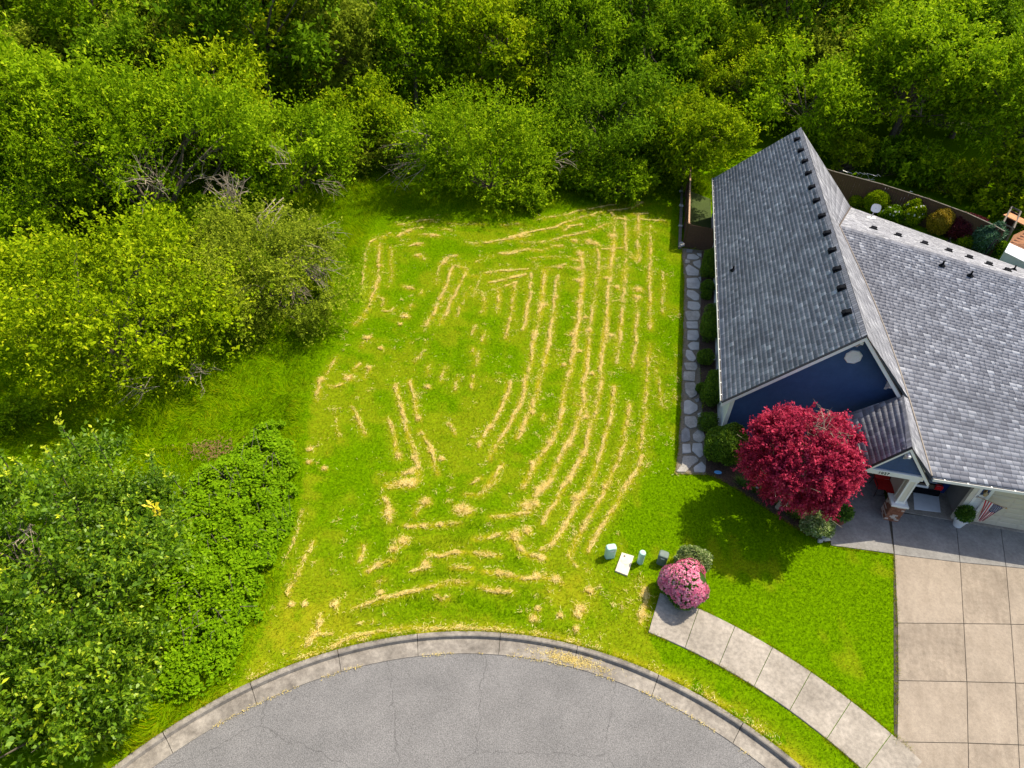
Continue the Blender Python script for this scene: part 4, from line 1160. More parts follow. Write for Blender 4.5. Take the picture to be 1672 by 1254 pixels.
# garage: open bay on the left, closed door on the right
YG = -1.88
MB().hbox(7.46, 7.58, YG + .02, .6, 0, 2.6).build('garage_side_wall', M['offwhite'], house)
MB().hbox(7.58, 7.62, .6, 5.2, 0, 2.6).build('garage_side_wall', M['interior'], house)
MB().hbox(7.6, 16, 5.2, 5.3, 0, 2.6).build('garage_back_wall', M['interior'], house)
MB().hbox(9.90, 9.98, YG + .14, 5.2, 0, 2.6).build('garage_partition', M['interior'], house)
MB().hbox(7.6, 16, YG + .1, 5.2, 2.58, 2.64).build('garage_ceiling', M['interior'], house)
MB().hbox(7.45, 16.0, -2.0, 5.2, -.08, .05, bevel=.01).build('garage_floor', M['walk'], house)
MB().hbox(7.46, 16, YG - .02, YG + .12, 2.36, 2.58).build('door_header', M['white'], house)
MB().hbox(15.9, 16.0, YG, 12, 0, 3.0).build('wall', M['wallwhite'], house)
MB().hbox(9.74, 9.93, YG - .06, YG + .10, .05, 2.36).build('door_jamb', M['offwhite'], house)
MB().hbox(9.93, 10.04, YG - .085, YG + .06, .05, 2.36).build('door_trim', M['white'], house)
MB().hbox(10.34, 10.46, YG - .085, YG + .06, .05, 2.36).build('door_trim', M['white'], house)
nw = MB().hbox(10.04, 10.34, YG - .02, YG + .06, .05, 2.36).build('narrow_wall', M['wallwhite'], house)
z = .10
while z < 1.60:
    MB().hbox(10.045, 10.335, YG - .034, YG - .021, z, z + .125).build('siding_board', M['wallwhite'], nw); z += .13
MB().hbox(10.045, 10.335, YG - .034, YG - .021, 1.70, 2.34).build('siding_board', M['navy'], nw)
MB().hbox(10.04, 10.345, YG - .07, YG - .02, 1.61, 1.69, bevel=.008).build('wall_sill', M['white'], nw)
lamp = MB().hbox(10.13, 10.25, YG - .06, YG - .035, 1.82, 1.98).build('wall_lamp', M['brass'], house)
lm = MB(); lm.lathe(HL(10.19, YG - .14, 1.74), [(.025, 0), (.06, .02), (.075, .16), (.03, .20), (.015, .23)], 8); lm.build('lamp_glass', M['lampglass'], lamp)
MB().tube([HL(10.19, YG - .05, 1.93), HL(10.19, YG - .12, 2.0), HL(10.19, YG - .14, 1.96)], .012, 5).build('lamp_arm', M['brass'], lamp)
gd = MB().hbox(10.46, 15.4, YG + .03, YG + .06, .05, 2.36).build('garage_door', M['garage_door'], house)
for i in range(4):
    z0 = .065 + i * .572
    MB().hbox(10.47, 15.38, YG + .004, YG + .028, z0, z0 + .556, bevel=.006).build('door_section', M['garage_door'], gd)
    for j in range(6):
        x0 = 10.58 + j * .81
        for k in range(2):
            zb = z0 + .05 + k * .25
            V = [HL(x0, YG + .002, zb), HL(x0 + .72, YG + .002, zb), HL(x0 + .72, YG + .002, zb + .21), HL(x0, YG + .002, zb + .21),
                 HL(x0 + .03, YG - .010, zb + .03), HL(x0 + .69, YG - .010, zb + .03), HL(x0 + .69, YG - .010, zb + .18), HL(x0 + .03, YG - .010, zb + .18)]
            obj('door_panel', V, [(0, 1, 5, 4), (1, 2, 6, 5), (2, 3, 7, 6), (3, 0, 4, 7), (4, 5, 6, 7)], M['garage_door'], gd)

# gutters with their hangers
def gutter(a, b, inward, parent):
    a, b = np.asarray(a, float), np.asarray(b, float)
    i_ = np.asarray(inward, float)
    prof = [(.0, -.02), (-.0, -.12), (.12, -.13), (.12, .0), (.105, .0), (.105, -.115), (.018, -.105), (.018, -.02)]
    V = [HP(p - i_ * q + np.array([0, 0, z_])) for p in (a, b) for q, z_ in prof]
    n_ = len(prof)
    F = [(i, (i + 1) % n_, n_ + (i + 1) % n_, n_ + i) for i in range(n_)] + [tuple(range(n_))[::-1], tuple(range(n_, 2 * n_))]
    g_ = obj('gutter', V, F, M['white'], parent)
    V = [HP(p - i_ * q + np.array([0, 0, z_])) for p in (a, b) for q, z_ in ((.02, -.03), (.103, -.022), (.103, -.05), (.02, -.05))]
    obj('gutter_guard', V, [(0, 1, 5, 4), (1, 2, 6, 5), (2, 3, 7, 6), (3, 0, 4, 7), (0, 3, 2, 1), (4, 5, 6, 7)], M['black'], g_)
    L_ = np.linalg.norm(b - a); n_ = int(L_ / .8)
    for k in range(n_):
        p = lerp(a, b, (k + .5) / n_)
        MB().box(HP(p - i_ * .07 + np.array([0, 0, -.012])), (.05, .05, .02), HB).build('gutter_hanger', M['white'], g_)
gutter(hA + [0, .02, -.01], hB + [0, 0, -.01], (1, 0, 0), house)
gutter(hV + [.05, 0, -.02], hE2 + [0, 0, -.02], (0, 1, 0), house)

# roof vents and pipes: find the spot on a roof patch under a surveyed line of sight
def roof_at(patch, u, v):
    S, T = np.meshgrid(np.linspace(0, 1, 161), np.linspace(0, 1, 161), indexing='ij')
    W = HP(patch(S.ravel(), T.ravel())); d = ray(u, v); d = d / np.linalg.norm(d)
    rel = W - EYE; off_ = rel - (rel @ d)[:, None] * d
    k = np.argmin((off_ ** 2).sum(1)); s, t = S.ravel()[k], T.ravel()[k]
    e = .01
    p = W[k]; du = HP(patch(np.array([min(1, s + e)]), np.array([t])))[0] - HP(patch(np.array([max(0, s - e)]), np.array([t])))[0]
    dv = HP(patch(np.array([s]), np.array([min(1, t + e)])))[0] - HP(patch(np.array([s]), np.array([max(0, t - e)])))[0]
    du /= np.linalg.norm(du); nz = np.cross(du, dv); nz /= np.linalg.norm(nz)
    if nz[2] < 0: nz = -nz
    dv = np.cross(nz, du)
    if dv[2] < 0: dv = -dv; du = -du
    return p, (du, dv, nz)
def vent(patch, u, v, parent, sc=1.0):
    p, (du, dv, nz) = roof_at(patch, u, v)
    m = MB()
    m.box(p + nz * .022, (.42 * sc, .42 * sc, .02), (du, dv, nz))
    # hood: high at the downhill mouth, running out uphill
    V = []
    for y, zb, zt, hx in ((-.15, .03, .15, .15), (.0, .03, .14, .15), (.17, .03, .05, .12)):
        for x, z_ in ((-hx, zb), (-hx, zt * .85), (-hx * .8, zt), (hx * .8, zt), (hx, zt * .85), (hx, zb)):
            V.append(p + (du * x + dv * y) * sc + nz * z_ * sc)
    F = [(r * 6 + i, r * 6 + i + 1, (r + 1) * 6 + i + 1, (r + 1) * 6 + i) for r in range(2) for i in range(5)] + [tuple(range(6))[::-1], tuple(range(12, 18))]
    m.add(V, F)
    m.build('roof_vent', M['vent'], parent)
for u, v in ((1301, 228), (1308, 246), (1314, 264), (1320, 284), (1326, 306), (1334, 328), (1342, 353), (1350, 381), (1359, 409), (1367, 439), (1375, 472), (1383, 510)):
    vent(p_left, u, v, roofs['left'], .92)
for u, v in ((1427, 376), (1466, 387), (1510, 400), (1548, 412), (1583, 423), (1615, 434), (1645, 444)):
    vent(p_back, u, v - 2, roofs['back'], 1.0)
def pipe(patch, u, v, parent, h=.27):
    p, (du, dv, nz) = roof_at(patch, u, v)
    m = MB(); m.lathe(p, [(.16, .0), (.15, .03), (.06, .10), (.05, .12)], 10); m.tube([p + [0, 0, .05], p + [0, 0, h]], .045, 8)
    m.build('vent_pipe', M['vent'], parent)
for pt, nm, u, v in ((p_front, 'front', 1539, 434), (p_front, 'front', 1584, 450), (p_back, 'back', 1548, 395), (p_back, 'back', 1655, 441), (p_left, 'left', 1196, 441)):
    pipe(pt, u, v, roofs[nm])
p, _b = roof_at(p_back, 1608, 415)
m = MB(); m.tube([p, p + [0, 0, .35], p + [.12, .1, .62], p + [.35, .28, .8], p + [.5, .4, .8]], .04, 7); m.build('vent_pipe', M['vent'], roofs['back'])

# ------------------------------------------------------------------ things round the house
# white floor sheet just inside the open bay
q = np.array([HL(8.22, -.95, 0)[:2], HL(9.22, -.95, 0)[:2], HL(9.30, -1.72, 0)[:2], HL(8.22, -1.72, 0)[:2]])
q = np.vstack([GP([(1490, 803), (1531, 806), (1535, 838), (1492, 833)])])
tag(MB().slab(q, .052, .062, .003).build('floor_mat', M['matwhite']), 'white sheet lying on the floor of the open garage bay', 'floor mat')

# car parked nose-in in the open bay, only its tail in view
car = thing('parked_car', 'dark car with red tail lights parked in the open garage bay', 'car', HL(8.62, 1.6, .05))
cx0, yb0 = 8.55, -1.02
prof = [(0, .30, .62, .74), (.05, .28, .80, .80), (.5, .25, .86, .84), (1.6, .22, .88, .85), (3.1, .22, .84, .84), (4.0, .25, .74, .80), (4.25, .32, .62, .70)]
V = []; F = []
for y, zb, zt, hw in prof:
    for x, z_ in ((-hw * .9, zb), (-hw, zb + .12), (-hw, zt - .12), (-hw * .93, zt), (hw * .93, zt), (hw, zt - .12), (hw, zb + .12), (hw * .9, zb)):
        V.append(HL(cx0 + x, yb0 + y, z_ + .05))
for i in range(len(prof) - 1):
    for k in range(8): F.append((i * 8 + k, i * 8 + (k + 1) % 8, (i + 1) * 8 + (k + 1) % 8, (i + 1) * 8 + k))
F += [tuple(range(8))[::-1], tuple((len(prof) - 1) * 8 + k for k in range(8))]
body = obj('body', V, F, M['carpaint'], car, smooth=False)
gp = [(.08, .86, .78, .86, .70), (.62, .86, .78, 1.42, .58), (2.2, .88, .78, 1.46, .60), (3.1, .86, .78, .90, .72)]
V = []
for y, z0_, w0, z1_, w1 in gp:
    V += [HL(cx0 - w0, yb0 + y, z0_ + .05), HL(cx0 - w1, yb0 + y, z1_ + .05), HL(cx0 + w1, yb0 + y, z1_ + .05), HL(cx0 + w0, yb0 + y, z0_ + .05)]
F = [(i * 4 + k, i * 4 + k + 1, (i + 1) * 4 + k + 1, (i + 1) * 4 + k) for i in range(3) for k in range(3)]
obj('windows', V, F, M['carglass'], car)
MB().box(HL(cx0, yb0 + 1.42, 1.51), (1.14, 1.5, .05), HB, bevel=.02).build('car_roof', M['carpaint'], car)
MB().hbox(cx0 - .76, cx0 + .76, yb0 - .08, yb0 + .1, .36, .60, bevel=.05).build('bumper', M['vent'], car)
MB().hbox(cx0 - .24, cx0 + .24, yb0 - .012, yb0 + .02, .66, .77).build('number_plate', M['matwhite'], body)
for s in (-1, 1):
    MB().hbox(cx0 + s * .62 - .14, cx0 + s * .62 + .14, yb0 - .03, yb0 + .14, .68, .90, bevel=.03).build('tail_light', M['taillight'], car)
    for yy in (.75, 3.45):
        c = HL(cx0 + s * .72, yb0 + yy, .36)
        ty = MB(); n_ = 20; V = []; F = []
        for r_w, xo in ((.2, -.1), (.30, -.1), (.31, -.06), (.31, .06), (.30, .1), (.2, .1)):
            for k in range(n_):
                t = 2 * math.pi * k / n_
                V.append(c + HX * xo + HY * r_w * math.cos(t) + np.array([0, 0, r_w * math.sin(t)]))
        F = [(i * n_ + k, i * n_ + (k + 1) % n_, (i + 1) * n_ + (k + 1) % n_, (i + 1) * n_ + k) for i in range(5) for k in range(n_)] + [tuple(range(n_)), tuple(5 * n_ + k for k in range(n_))]
        w_ = obj('wheel', V, F, M['tyre'], car)
        V = [c + HX * s * (.101 if r_ > .02 else .115) + HY * r_ * math.cos(2 * math.pi * k / 12) + np.array([0, 0, r_ * math.sin(2 * math.pi * k / 12)]) for r_ in (.18, .10, .01) for k in range(12)]
        obj('rim', V, [(i * 12 + k, i * 12 + (k + 1) % 12, (i + 1) * 12 + (k + 1) % 12, (i + 1) * 12 + k) for i in range(2) for k in range(12)], M['rim'], w_)
# blue bin on the far side of the bay
m = MB(); bc = HL(9.62, -.35, .05)
binn = thing('recycling_bin', 'blue plastic bin standing against the wall inside the garage', 'bin', bc)
V = [bc + HX * x * s + HY * y * s + np.array([0, 0, z_]) for s, z_ in ((.85, 0), (1.0, .80), (1.06, .80), (1.06, .84)) for x, y in ((-.20, -.22), (.20, -.22), (.20, .22), (-.20, .22))]
obj('bin_body', V, [(r * 4 + i, r * 4 + (i + 1) % 4, (r + 1) * 4 + (i + 1) % 4, (r + 1) * 4 + i) for r in range(3) for i in range(4)] + [(3, 2, 1, 0), (12, 13, 14, 15)], M['bluebin'], binn)
MB().box(bc + np.array([0, 0, .865]), (.44, .50, .045), HB, bevel=.015).build('lid', M['bluebin'], binn)

# red porch chair and side table
def chair(c, ang, label, k=1.3):
    t = thing('porch_chair', label, 'chair', c)
    a = np.array([math.cos(ang), math.sin(ang), 0]) * k; b = np.array([-math.sin(ang), math.cos(ang), 0]) * k; U = np.array([0, 0, 1.0])
    # b points to the back of the chair
    V = [c + a * x + b * y + U * z_ for x, y, z_ in ((-.27, -.24, .40), (.27, -.24, .40), (.25, .24, .36), (-.25, .24, .36), (-.27, -.24, .44), (.27, -.24, .44), (.25, .24, .40), (-.25, .24, .40))]
    obj('seat', V, [(0, 3, 2, 1), (4, 5, 6, 7), (0, 1, 5, 4), (1, 2, 6, 5), (2, 3, 7, 6), (3, 0, 4, 7)], M['red'], t)
    V = []
    for y in (0, .04):
        V += [c + a * x + b * (.25 + dy + y) + U * z_ for x, dy, z_ in ((-.25, 0, .40), (.25, 0, .40), (.33, .10, .82), (.22, .17, 1.05), (-.22, .17, 1.05), (-.33, .10, .82))]
    obj('backrest', V, [tuple(range(6)), tuple(range(11, 5, -1))] + [(i, (i + 1) % 6, 6 + (i + 1) % 6, 6 + i) for i in range(6)], M['red'], t)
    for s in (-1, 1):
        MB().tube([c + a * s * .28 + b * -.30 + U * 0, c + a * s * .28 + b * -.26 + U * .40, c + a * s * .30 + b * -.22 + U * .60, c + a * s * .31 + b * .24 + U * .60], .016, 6).build('armrest', M['black'], t)
        MB().tube([c + a * s * .26 + b * .30, c + a * s * .25 + b * .24 + U * .38, c + a * s * .27 + b * .32 + U * .7], .016, 6).build('leg', M['black'], t)
    MB().tube([c + a * -.28 + b * -.3 + U * .12, c + a * .28 + b * -.3 + U * .12], .012, 5).build('stretcher', M['black'], t)
    return t
chair(G(1437, 801, .05), YAW + .08, 'red metal chair with black legs on the front porch')
tb = G(1447, 812, .05)
tt_ = thing('side_table', 'small round red side table beside the red porch chair', 'table', tb)
m = MB(); m.lathe(tb, [(.02, .40), (.17, .40), (.18, .415), (.17, .43), (.02, .43)], 14); m.build('table_top', M['red'], tt_)
for k in range(3):
    a_ = 2.1 * k; MB().tube([tb + [.13 * math.cos(a_), .13 * math.sin(a_), .40], tb + [.17 * math.cos(a_), .17 * math.sin(a_), 0]], .011, 5).build('leg', M['black'], tt_)

# flag on an angled pole beside the garage door
fl0 = HL(10.02, YG - .09, 1.60)
flag = thing('flag', 'striped flag with blue star field hanging from a pole beside the garage door', 'flag', fl0)
pdir = HX * .62 + HY * -.70 + np.array([0, 0, .34]); pdir /= np.linalg.norm(pdir)
pend = fl0 + pdir * 1.05
MB().tube([fl0, pend], .014, 6).build('pole', M['timber_new'], flag)
m = MB(); m.lathe(pend, [(.005, -.02), (.03, 0), (.03, .03), (.005, .05)], 8); m.build('finial', M['brass'], flag)
MB().box(fl0, (.07, .05, .12), HB, bevel=.01).build('bracket', M['steel'], flag)
# cloth: hangs from the outer 0.75 m of the pole; stripes run down the drop
nu, nw_ = 26, 24; drop = 1.15
hang = np.array([0, 0, -1.0])
def cloth(a, d):
    top = fl0 + pdir * (.30 + .68 * a)
    w = (1 - .55 * d) * (a - .5) + .5                        # gathers towards the foot
    p = fl0 + pdir * (.30 + .68 * (w * (1 - .35 * d) + .12 * d))
    base = p + hang * drop * d * (1 - .08 * a) + hang * 0
    fold = .055 * math.sin(a * 15 + d * 1.5) * (.25 + d)
    side = np.cross(pdir, hang); side /= np.linalg.norm(side)
    return base + side * fold
V = [cloth(i / nu, j / nw_) for i in range(nu + 1) for j in range(nw_ + 1)]
F = []; mi = []
for i in range(nu):
    for j in range(nw_):
        F.append((i * (nw_ + 1) + j, (i + 1) * (nw_ + 1) + j, (i + 1) * (nw_ + 1) + j + 1, i * (nw_ + 1) + j + 1))
        stripe = i // 2
        canton = i >= 12 and j < 10
        mi.append(2 if canton else (0 if stripe % 2 == 0 else 1))
cl = obj('cloth', V, F, [M['redflag'], M['whiteflag'], M['blueflag']], flag, midx=mi)
side = np.cross(pdir, hang); side /= np.linalg.norm(side)
sv = []; sf = []
for r in range(9):
    for c in range(6 if r % 2 == 0 else 5):
        a_ = .50 + (r + .6) / 9 * .46; d_ = (c + (.55 if r % 2 == 0 else 1.05)) / 6.4 * .41
        ce = cloth(a_, d_)
        for sg in (-1, 1):
            k0 = len(sv)
            for k in range(10):
                t = math.pi * k / 5; q_ = .018 if k % 2 == 0 else .008
                sv.append(ce + side * sg * .006 + pdir * q_ * math.cos(t) + hang * q_ * math.sin(t))
            sf.append(tuple(range(k0, k0 + 10)))
obj('stars', sv, sf, M['whiteflag'], cl)

# utility boxes on the lawn
def pedestal(c, w, d, h, label, mt, ang=.2, round_=False):
    t = thing('utility_pedestal', label, 'utility box', c)
    m = MB()
    if round_:
        m.lathe(c, [(w * .5, 0), (w * .5, h - .10), (w * .42, h - .09), (w * .42, h - .085)], 20)
        m.build('post', M[mt], t)
        m = MB(); m.lathe(c + np.array([0, 0, h - .115]), [(w * .53, 0), (w * .53, .09), (w * .46, .13), (w * .25, .15), (.01, .155)], 20); m.build('cap', M[mt], t, smooth=False)
    else:
        a = np.array([math.cos(ang), math.sin(ang), 0]); b = np.array([-math.sin(ang), math.cos(ang), 0]); U = np.array([0, 0, 1.])
        def sec(s, z_):
            out = []
            for k in range(20):
                tt = 2 * math.pi * k / 20
                e = .45
                out.append(c + a * (w / 2 * s * np.sign(math.cos(tt)) * abs(math.cos(tt)) ** e) + b * (d / 2 * s * np.sign(math.sin(tt)) * abs(math.sin(tt)) ** e) + U * z_)
            return out
        V = []
        for s, z_ in ((1, 0), (1, h * .62), (.96, h * .63), (.96, h * .65)): V += sec(s, z_)
        F = [(r * 20 + i, r * 20 + (i + 1) % 20, (r + 1) * 20 + (i + 1) % 20, (r + 1) * 20 + i) for r in range(3) for i in range(20)] + [tuple(range(20))[::-1], tuple(60 + i for i in range(20))]
        obj('post', V, F, M[mt], t)
        V = []
        for s, z_ in ((1.03, h * .60), (1.03, h * .90), (.95, h * .97), (.75, h)): V += sec(s, z_)
        obj('cap', V, F, M[mt], t)
        m = MB(); m.box(c - b * (d * .52) + U * h * .78, (w * .4, .012, .05), (a, b, U)); m.build('label_plate', M['matwhite'], t)
    return t
pedestal(G(995, 908), .38, .26, .62, 'pale mint utility box, larger of the two beside the concrete lid', 'mint', .25)
pedestal(G(1045, 918), .24, .24, .62, 'slim pale mint round utility post right of the concrete lid', 'mint', 0, True)
pedestal(G(1080, 918), .36, .32, .55, 'dull green utility box half hidden behind the pink bush', 'greenbox', -.35)
vl = thing('utility_vault_lid', 'pale concrete utility lid set flush in the lawn', 'utility lid', (*VAULT.mean(0), 0))
MB().slab(VAULT, -.05, .055, .012).build('lid', M['vault'], vl)
vc = VAULT.mean(0); e1 = VAULT[1] - VAULT[0]; e2 = VAULT[3] - VAULT[0]
m = MB(); m.lathe((*(vc - e2 * .14 + e1 * .02), .0555), [(.17, 0), (.175, .006), (.15, .010), (.02, .010)], 20); m.build('access_cover', M['vault'], vl)
m = MB(); m.lathe((*(VAULT[0] + e1 * .3 + e2 * .16), .055), [(.035, 0), (.04, .006), (.01, .007)], 10); m.build('lift_hole', M['black'], vl)

# pots
def pot(name, c, label, mt, r0, r1, h, leaf, rad_, seed, leafmat):
    t = thing(name, label, 'potted plant', c)
    m = MB(); m.lathe(c, [(r0, 0), (r1, h), (r1 * 1.10, h), (r1 * 1.10, h + .05), (r1 * .92, h + .05), (r1 * .88, h - .02), (.01, h - .02)], 18); m.build('pot', M[mt], t)
    t['_leaf'] = seed
    return t
pot_a = pot('potted_plant', G(1369, 853), 'leafy green plant in a terracotta pot at the porch corner', 'terracotta', .17, .24, .36, None, .3, 1, None)
pot_b = pot('potted_plant', G(1562, 858), 'small green shrub in a white pot beside the garage door', 'glaze', .16, .25, .46, None, .3, 2, None)

# small blue disc in the corner of the bed
bd = G(1172, 772, .03)
m = MB(); m.lathe(bd, [(.05, 0), (.13, .02), (.15, .035), (.13, .04), (.02, .03)], 16, sx=1.1, sy=.7)
tag(m.build('garden_disc', M['skyblue']), 'small light blue oval dish lying at the corner of the flower bed', 'dish')

# fences
def fence(name, label, pts, h, bw, mt, rail_mt, parent_kind='fence', gap=.006, cap=None, grey_from=None, seed=0):
    """Board fence along surveyed ground points; every board is a piece of its own."""
    pts = [np.asarray(p, float) for p in pts]
    t = thing(name, label, parent_kind, (*pts[0][:2], 0))
    r = random.Random(seed)
    proto = {}
    total = 0
    for a, b in zip(pts[:-1], pts[1:]):
        d = b - a; L_ = np.hypot(d[0], d[1]); ux = np.array([d[0] / L_, d[1] / L_, 0]); uy = np.array([-ux[1], ux[0], 0]); ang = math.atan2(ux[1], ux[0])
        n_ = int(L_ / (bw + gap))
        for k in range(n_):
            c = np.array([*a[:2], 0]) + ux * (k + .5) * L_ / n_
            use = mt if grey_from is None or total < grey_from else 'timber_grey'
            total += 1
            hh = h + r.uniform(-.012, .012)
            if use not in proto:
                m = MB(); m.box((0, 0, h / 2), (bw, .02, h), bevel=.004)
                o = bpy.data.objects.new('board', make_mesh('board', np.array(m.V), m.F, M[use]))
                proto[use] = o; col.objects.link(o); o.parent = t; o.location = c - WLOC[t.name]; o.rotation_euler = (0, 0, ang); WLOC[o.name] = c
            else:
                o = dup(proto[use], t, c, ang, (1, 1, hh / h))
        for z_ in (.35, h - .3):
            MB().box(np.array([*((a + b) / 2)[:2], z_]) + uy * .035, (L_, .04, .09), (ux, uy, EX[2])).build('rail', M[mt], t)
        if cap:
            MB().box(np.array([*((a + b) / 2)[:2], h + .025]), (L_ + .04, .10, .035), (ux, uy, EX[2]), bevel=.006).build('top_rail', M[cap], t)
        for k in range(int(L_ / 2.4) + 1):
            c = np.array([*a[:2], 0]) + ux * min(L_ - .05, .05 + k * 2.4) + uy * .06
            MB().box(c + [0, 0, (h + .06) / 2], (.09, .09, h + .06), (ux, uy, EX[2]), bevel=.01).build('post', M[mt], t)
    return t
fc = HL(-1.36, 17.55, 0); fw = HL(.36, 17.5, 0)
fence('side_gate', 'dark brown board gate closing the side path beside the house', [fc, fw], 1.62, .135, 'timber', 'timber', 'gate', seed=1)
fence('side_fence', 'dark fence with reddish top rail running back from the side gate', [HL(-1.38, 17.7, 0), HL(-1.35, 26.2, 0)], 1.62, .14, 'timber', 'timber', cap='timber_new', seed=2)
bf = [G(1330, 270, 1.9), G(1360, 280, 1.9), G(1439, 301, 1.9), G(1515, 325, 1.9), G(1578, 348, 1.9), G(1622, 368, 1.9), G(1640, 378, 1.9)]
fence('back_fence', 'long dark board fence behind the back garden, its right end weathered grey', bf, 1.9, .16, 'timber', 'timber', cap='timber_grey', grey_from=88, seed=3)
# border of timbers and pale rocks along the fence foot
tb_ = thing('edging_timber', 'dark timber edging along the lawn beside the fence', 'edging', HL(-1.62, 20, 0))
for k in range(5):
    y0 = 17.3 + k * 1.85
    MB().hbox(-1.74, -1.55, y0, y0 + 1.82, -.03, .14, bevel=.015).build('timber', M['timber_grey'], tb_)
def rock(c, r, seed, label, name='rock', mt='rock', group=None):
    q_ = np.random.RandomState(seed); n1, n2 = 7, 10; V = []
    for i in range(n1):
        ph = math.pi * i / (n1 - 1)
        for k in range(n2):
            t = 2 * math.pi * k / n2
            s = r * (1 + .22 * q_.randn() * (0 < i < n1 - 1))
            V.append(np.asarray(c) + [s * math.sin(ph) * math.cos(t), s * math.sin(ph) * math.sin(t) * .8, r * .35 - s * .6 * math.cos(ph)])
    F = [(i * n2 + k, i * n2 + (k + 1) % n2, (i + 1) * n2 + (k + 1) % n2, (i + 1) * n2 + k) for i in range(n1 - 1) for k in range(n2)]
    return tag(obj(name, V, F, M[mt]), label, 'rock', group)
rock(G(1112, 337, .1), .18, 1, 'pale rock on the timber edging, middle of three along the fence')
rock(G(1111, 370, .1), .14, 2, 'pale rock on the timber edging just left of the gate corner')
rock(G(1112, 401, .1), .22, 3, 'pale rock at the head of the stone path by the gate')
rock(G(1112, 313, .1), .14, 4, 'pale rock on the timber edging, farthest from the gate')
rock(G(1347, 880, .05), .17, 5, 'grey stone at the lower tip of the flower bed beside the porch slab', mt='stone')
rock(G(1339, 884, .04), .11, 6, 'small grey stone left of the larger one at the bed tip', mt='stone')

tag(MB().slab(np.array([HL(-1.3, 17.7, 0)[:2], HL(.4, 17.7, 0)[:2], HL(.4, 25, 0)[:2], HL(-1.25, 26, 0)[:2]]), -.1, .06).build('side_yard', M['soil']), kind='structure')  # bare soil, chosen dark so its colour carries the shade over this strip
# satellite dish on the back slope
p, _b = roof_at(p_back, 1422, 357)
sd = thing('satellite_dish', 'small white satellite dish standing on the back roof slope', 'satellite dish', p)
m = MB(); m.box(p + [0, 0, .05], (.5, .32, .05), HB, bevel=.01); m.build('mount', M['dishwhite'], sd)
MB().tube([p + [0, 0, .05], p + [.02, 0, .35], p + [.06, .02, .5]], .03, 7).build('mast', M['steel'], sd)
dc = p + np.array([.06, .0, .68]); dn = np.array([-.3, -.75, .45]); dn /= np.linalg.norm(dn)
da_ = np.cross(dn, [0, 0, 1.]); da_ /= np.linalg.norm(da_); db_ = np.cross(da_, dn)
V = []
for r_, o_ in ((.02, 0), (.15, .01), (.25, .035), (.27, .05), (.25, .02), (.15, -.02), (.02, -.03)):
    for k in range(18):
        t = 2 * math.pi * k / 18; e = .7
        V.append(dc + dn * o_ + da_ * r_ * np.sign(math.cos(t)) * abs(math.cos(t)) ** e + db_ * r_ * .92 * np.sign(math.sin(t)) * abs(math.sin(t)) ** e)
obj('dish', V, [(i * 18 + k, i * 18 + (k + 1) % 18, (i + 1) * 18 + (k + 1) % 18, (i + 1) * 18 + k) for i in range(6) for k in range(18)], M['dishwhite'], sd)

# garden ornaments by the back fence
tr0 = G(1388, 318)
tl = thing('garden_trellis', 'bent thin metal trellis leaning on the dark back fence', 'trellis', tr0)
r = random.Random(12)
for k in range(7):
    b0 = tr0 + HX * (-1.2 + k * .4) + np.array([0, 0, 0])
    pts = [b0, b0 + [.02, .05, .7], b0 + [r.uniform(-.15, .15), .12, 1.3], b0 + [r.uniform(-.3, .3), .0, 1.75], b0 + [r.uniform(.2, .6), -.1, 1.62]]
    MB().tube(pts, .018, 5).build('rod', M['steel'], tl)
for z_ in (.6, 1.2): MB().tube([tr0 + HX * -1.3 + [0, .06, z_], tr0 + HX * 1.3 + [0, .06, z_ + .1]], .015, 5).build('crossbar', M['steel'], tl)
def birdhouse(c, label):
    t = thing('birdhouse', label, 'birdhouse', c)
    MB().box(c + [0, 0, .17], (.22, .18, .34), HB).build('box', M['skyblue'], t)
    V = [c + HX * x + HY * y + np.array([0, 0, z_]) for y in (-.15, .13) for x, z_ in ((-.17, .30), (0, .46), (.17, .30), (0, .42))]
    obj('roof', V, [(0, 1, 2, 3), (7, 6, 5, 4), (0, 4, 5, 1), (1, 5, 6, 2), (2, 6, 7, 3), (3, 7, 4, 0)], M['white'], t)
    MB().tube([c + [0, 0, -1.0], c], .025, 6).build('post', M['timber'], t)
birdhouse(G(1445, 316, 1.15), 'white and blue birdhouse hanging before the dark back fence')
def heron(c, label, s=1.0):
    t = thing('garden_bird_statue', label, 'statue', c)
    U = np.array([0, 0, 1.])
    MB().tube([c + U * .45 * s + HX * -.22 * s, c + U * .52 * s + HX * -.08 * s, c + U * .58 * s + HX * .08 * s, c + U * .66 * s + HX * .16 * s], [.02 * s, .10 * s, .12 * s, .05 * s], 8).build('body', M['petal_white'], t)
    MB().tube([c + U * .64 * s + HX * .14 * s, c + U * .82 * s + HX * .22 * s, c + U * .95 * s + HX * .14 * s, c + U * 1.08 * s + HX * .2 * s, c + U * 1.06 * s + HX * .36 * s], [.05 * s, .035 * s, .03 * s, .045 * s, .008 * s], 7).build('neck', M['petal_white'], t)
    for k in (-1, 1): MB().tube([c + HY * .05 * k * s, c + HY * .05 * k * s + U * .5 * s], .012 * s, 5).build('leg', M['steel'], t)
heron(G(1469, 338, 0), 'white bird statue, taller, before the dark back fence', 1.15)
heron(G(1479, 340, .0), 'white and blue bird statue just right of the taller one', .85)

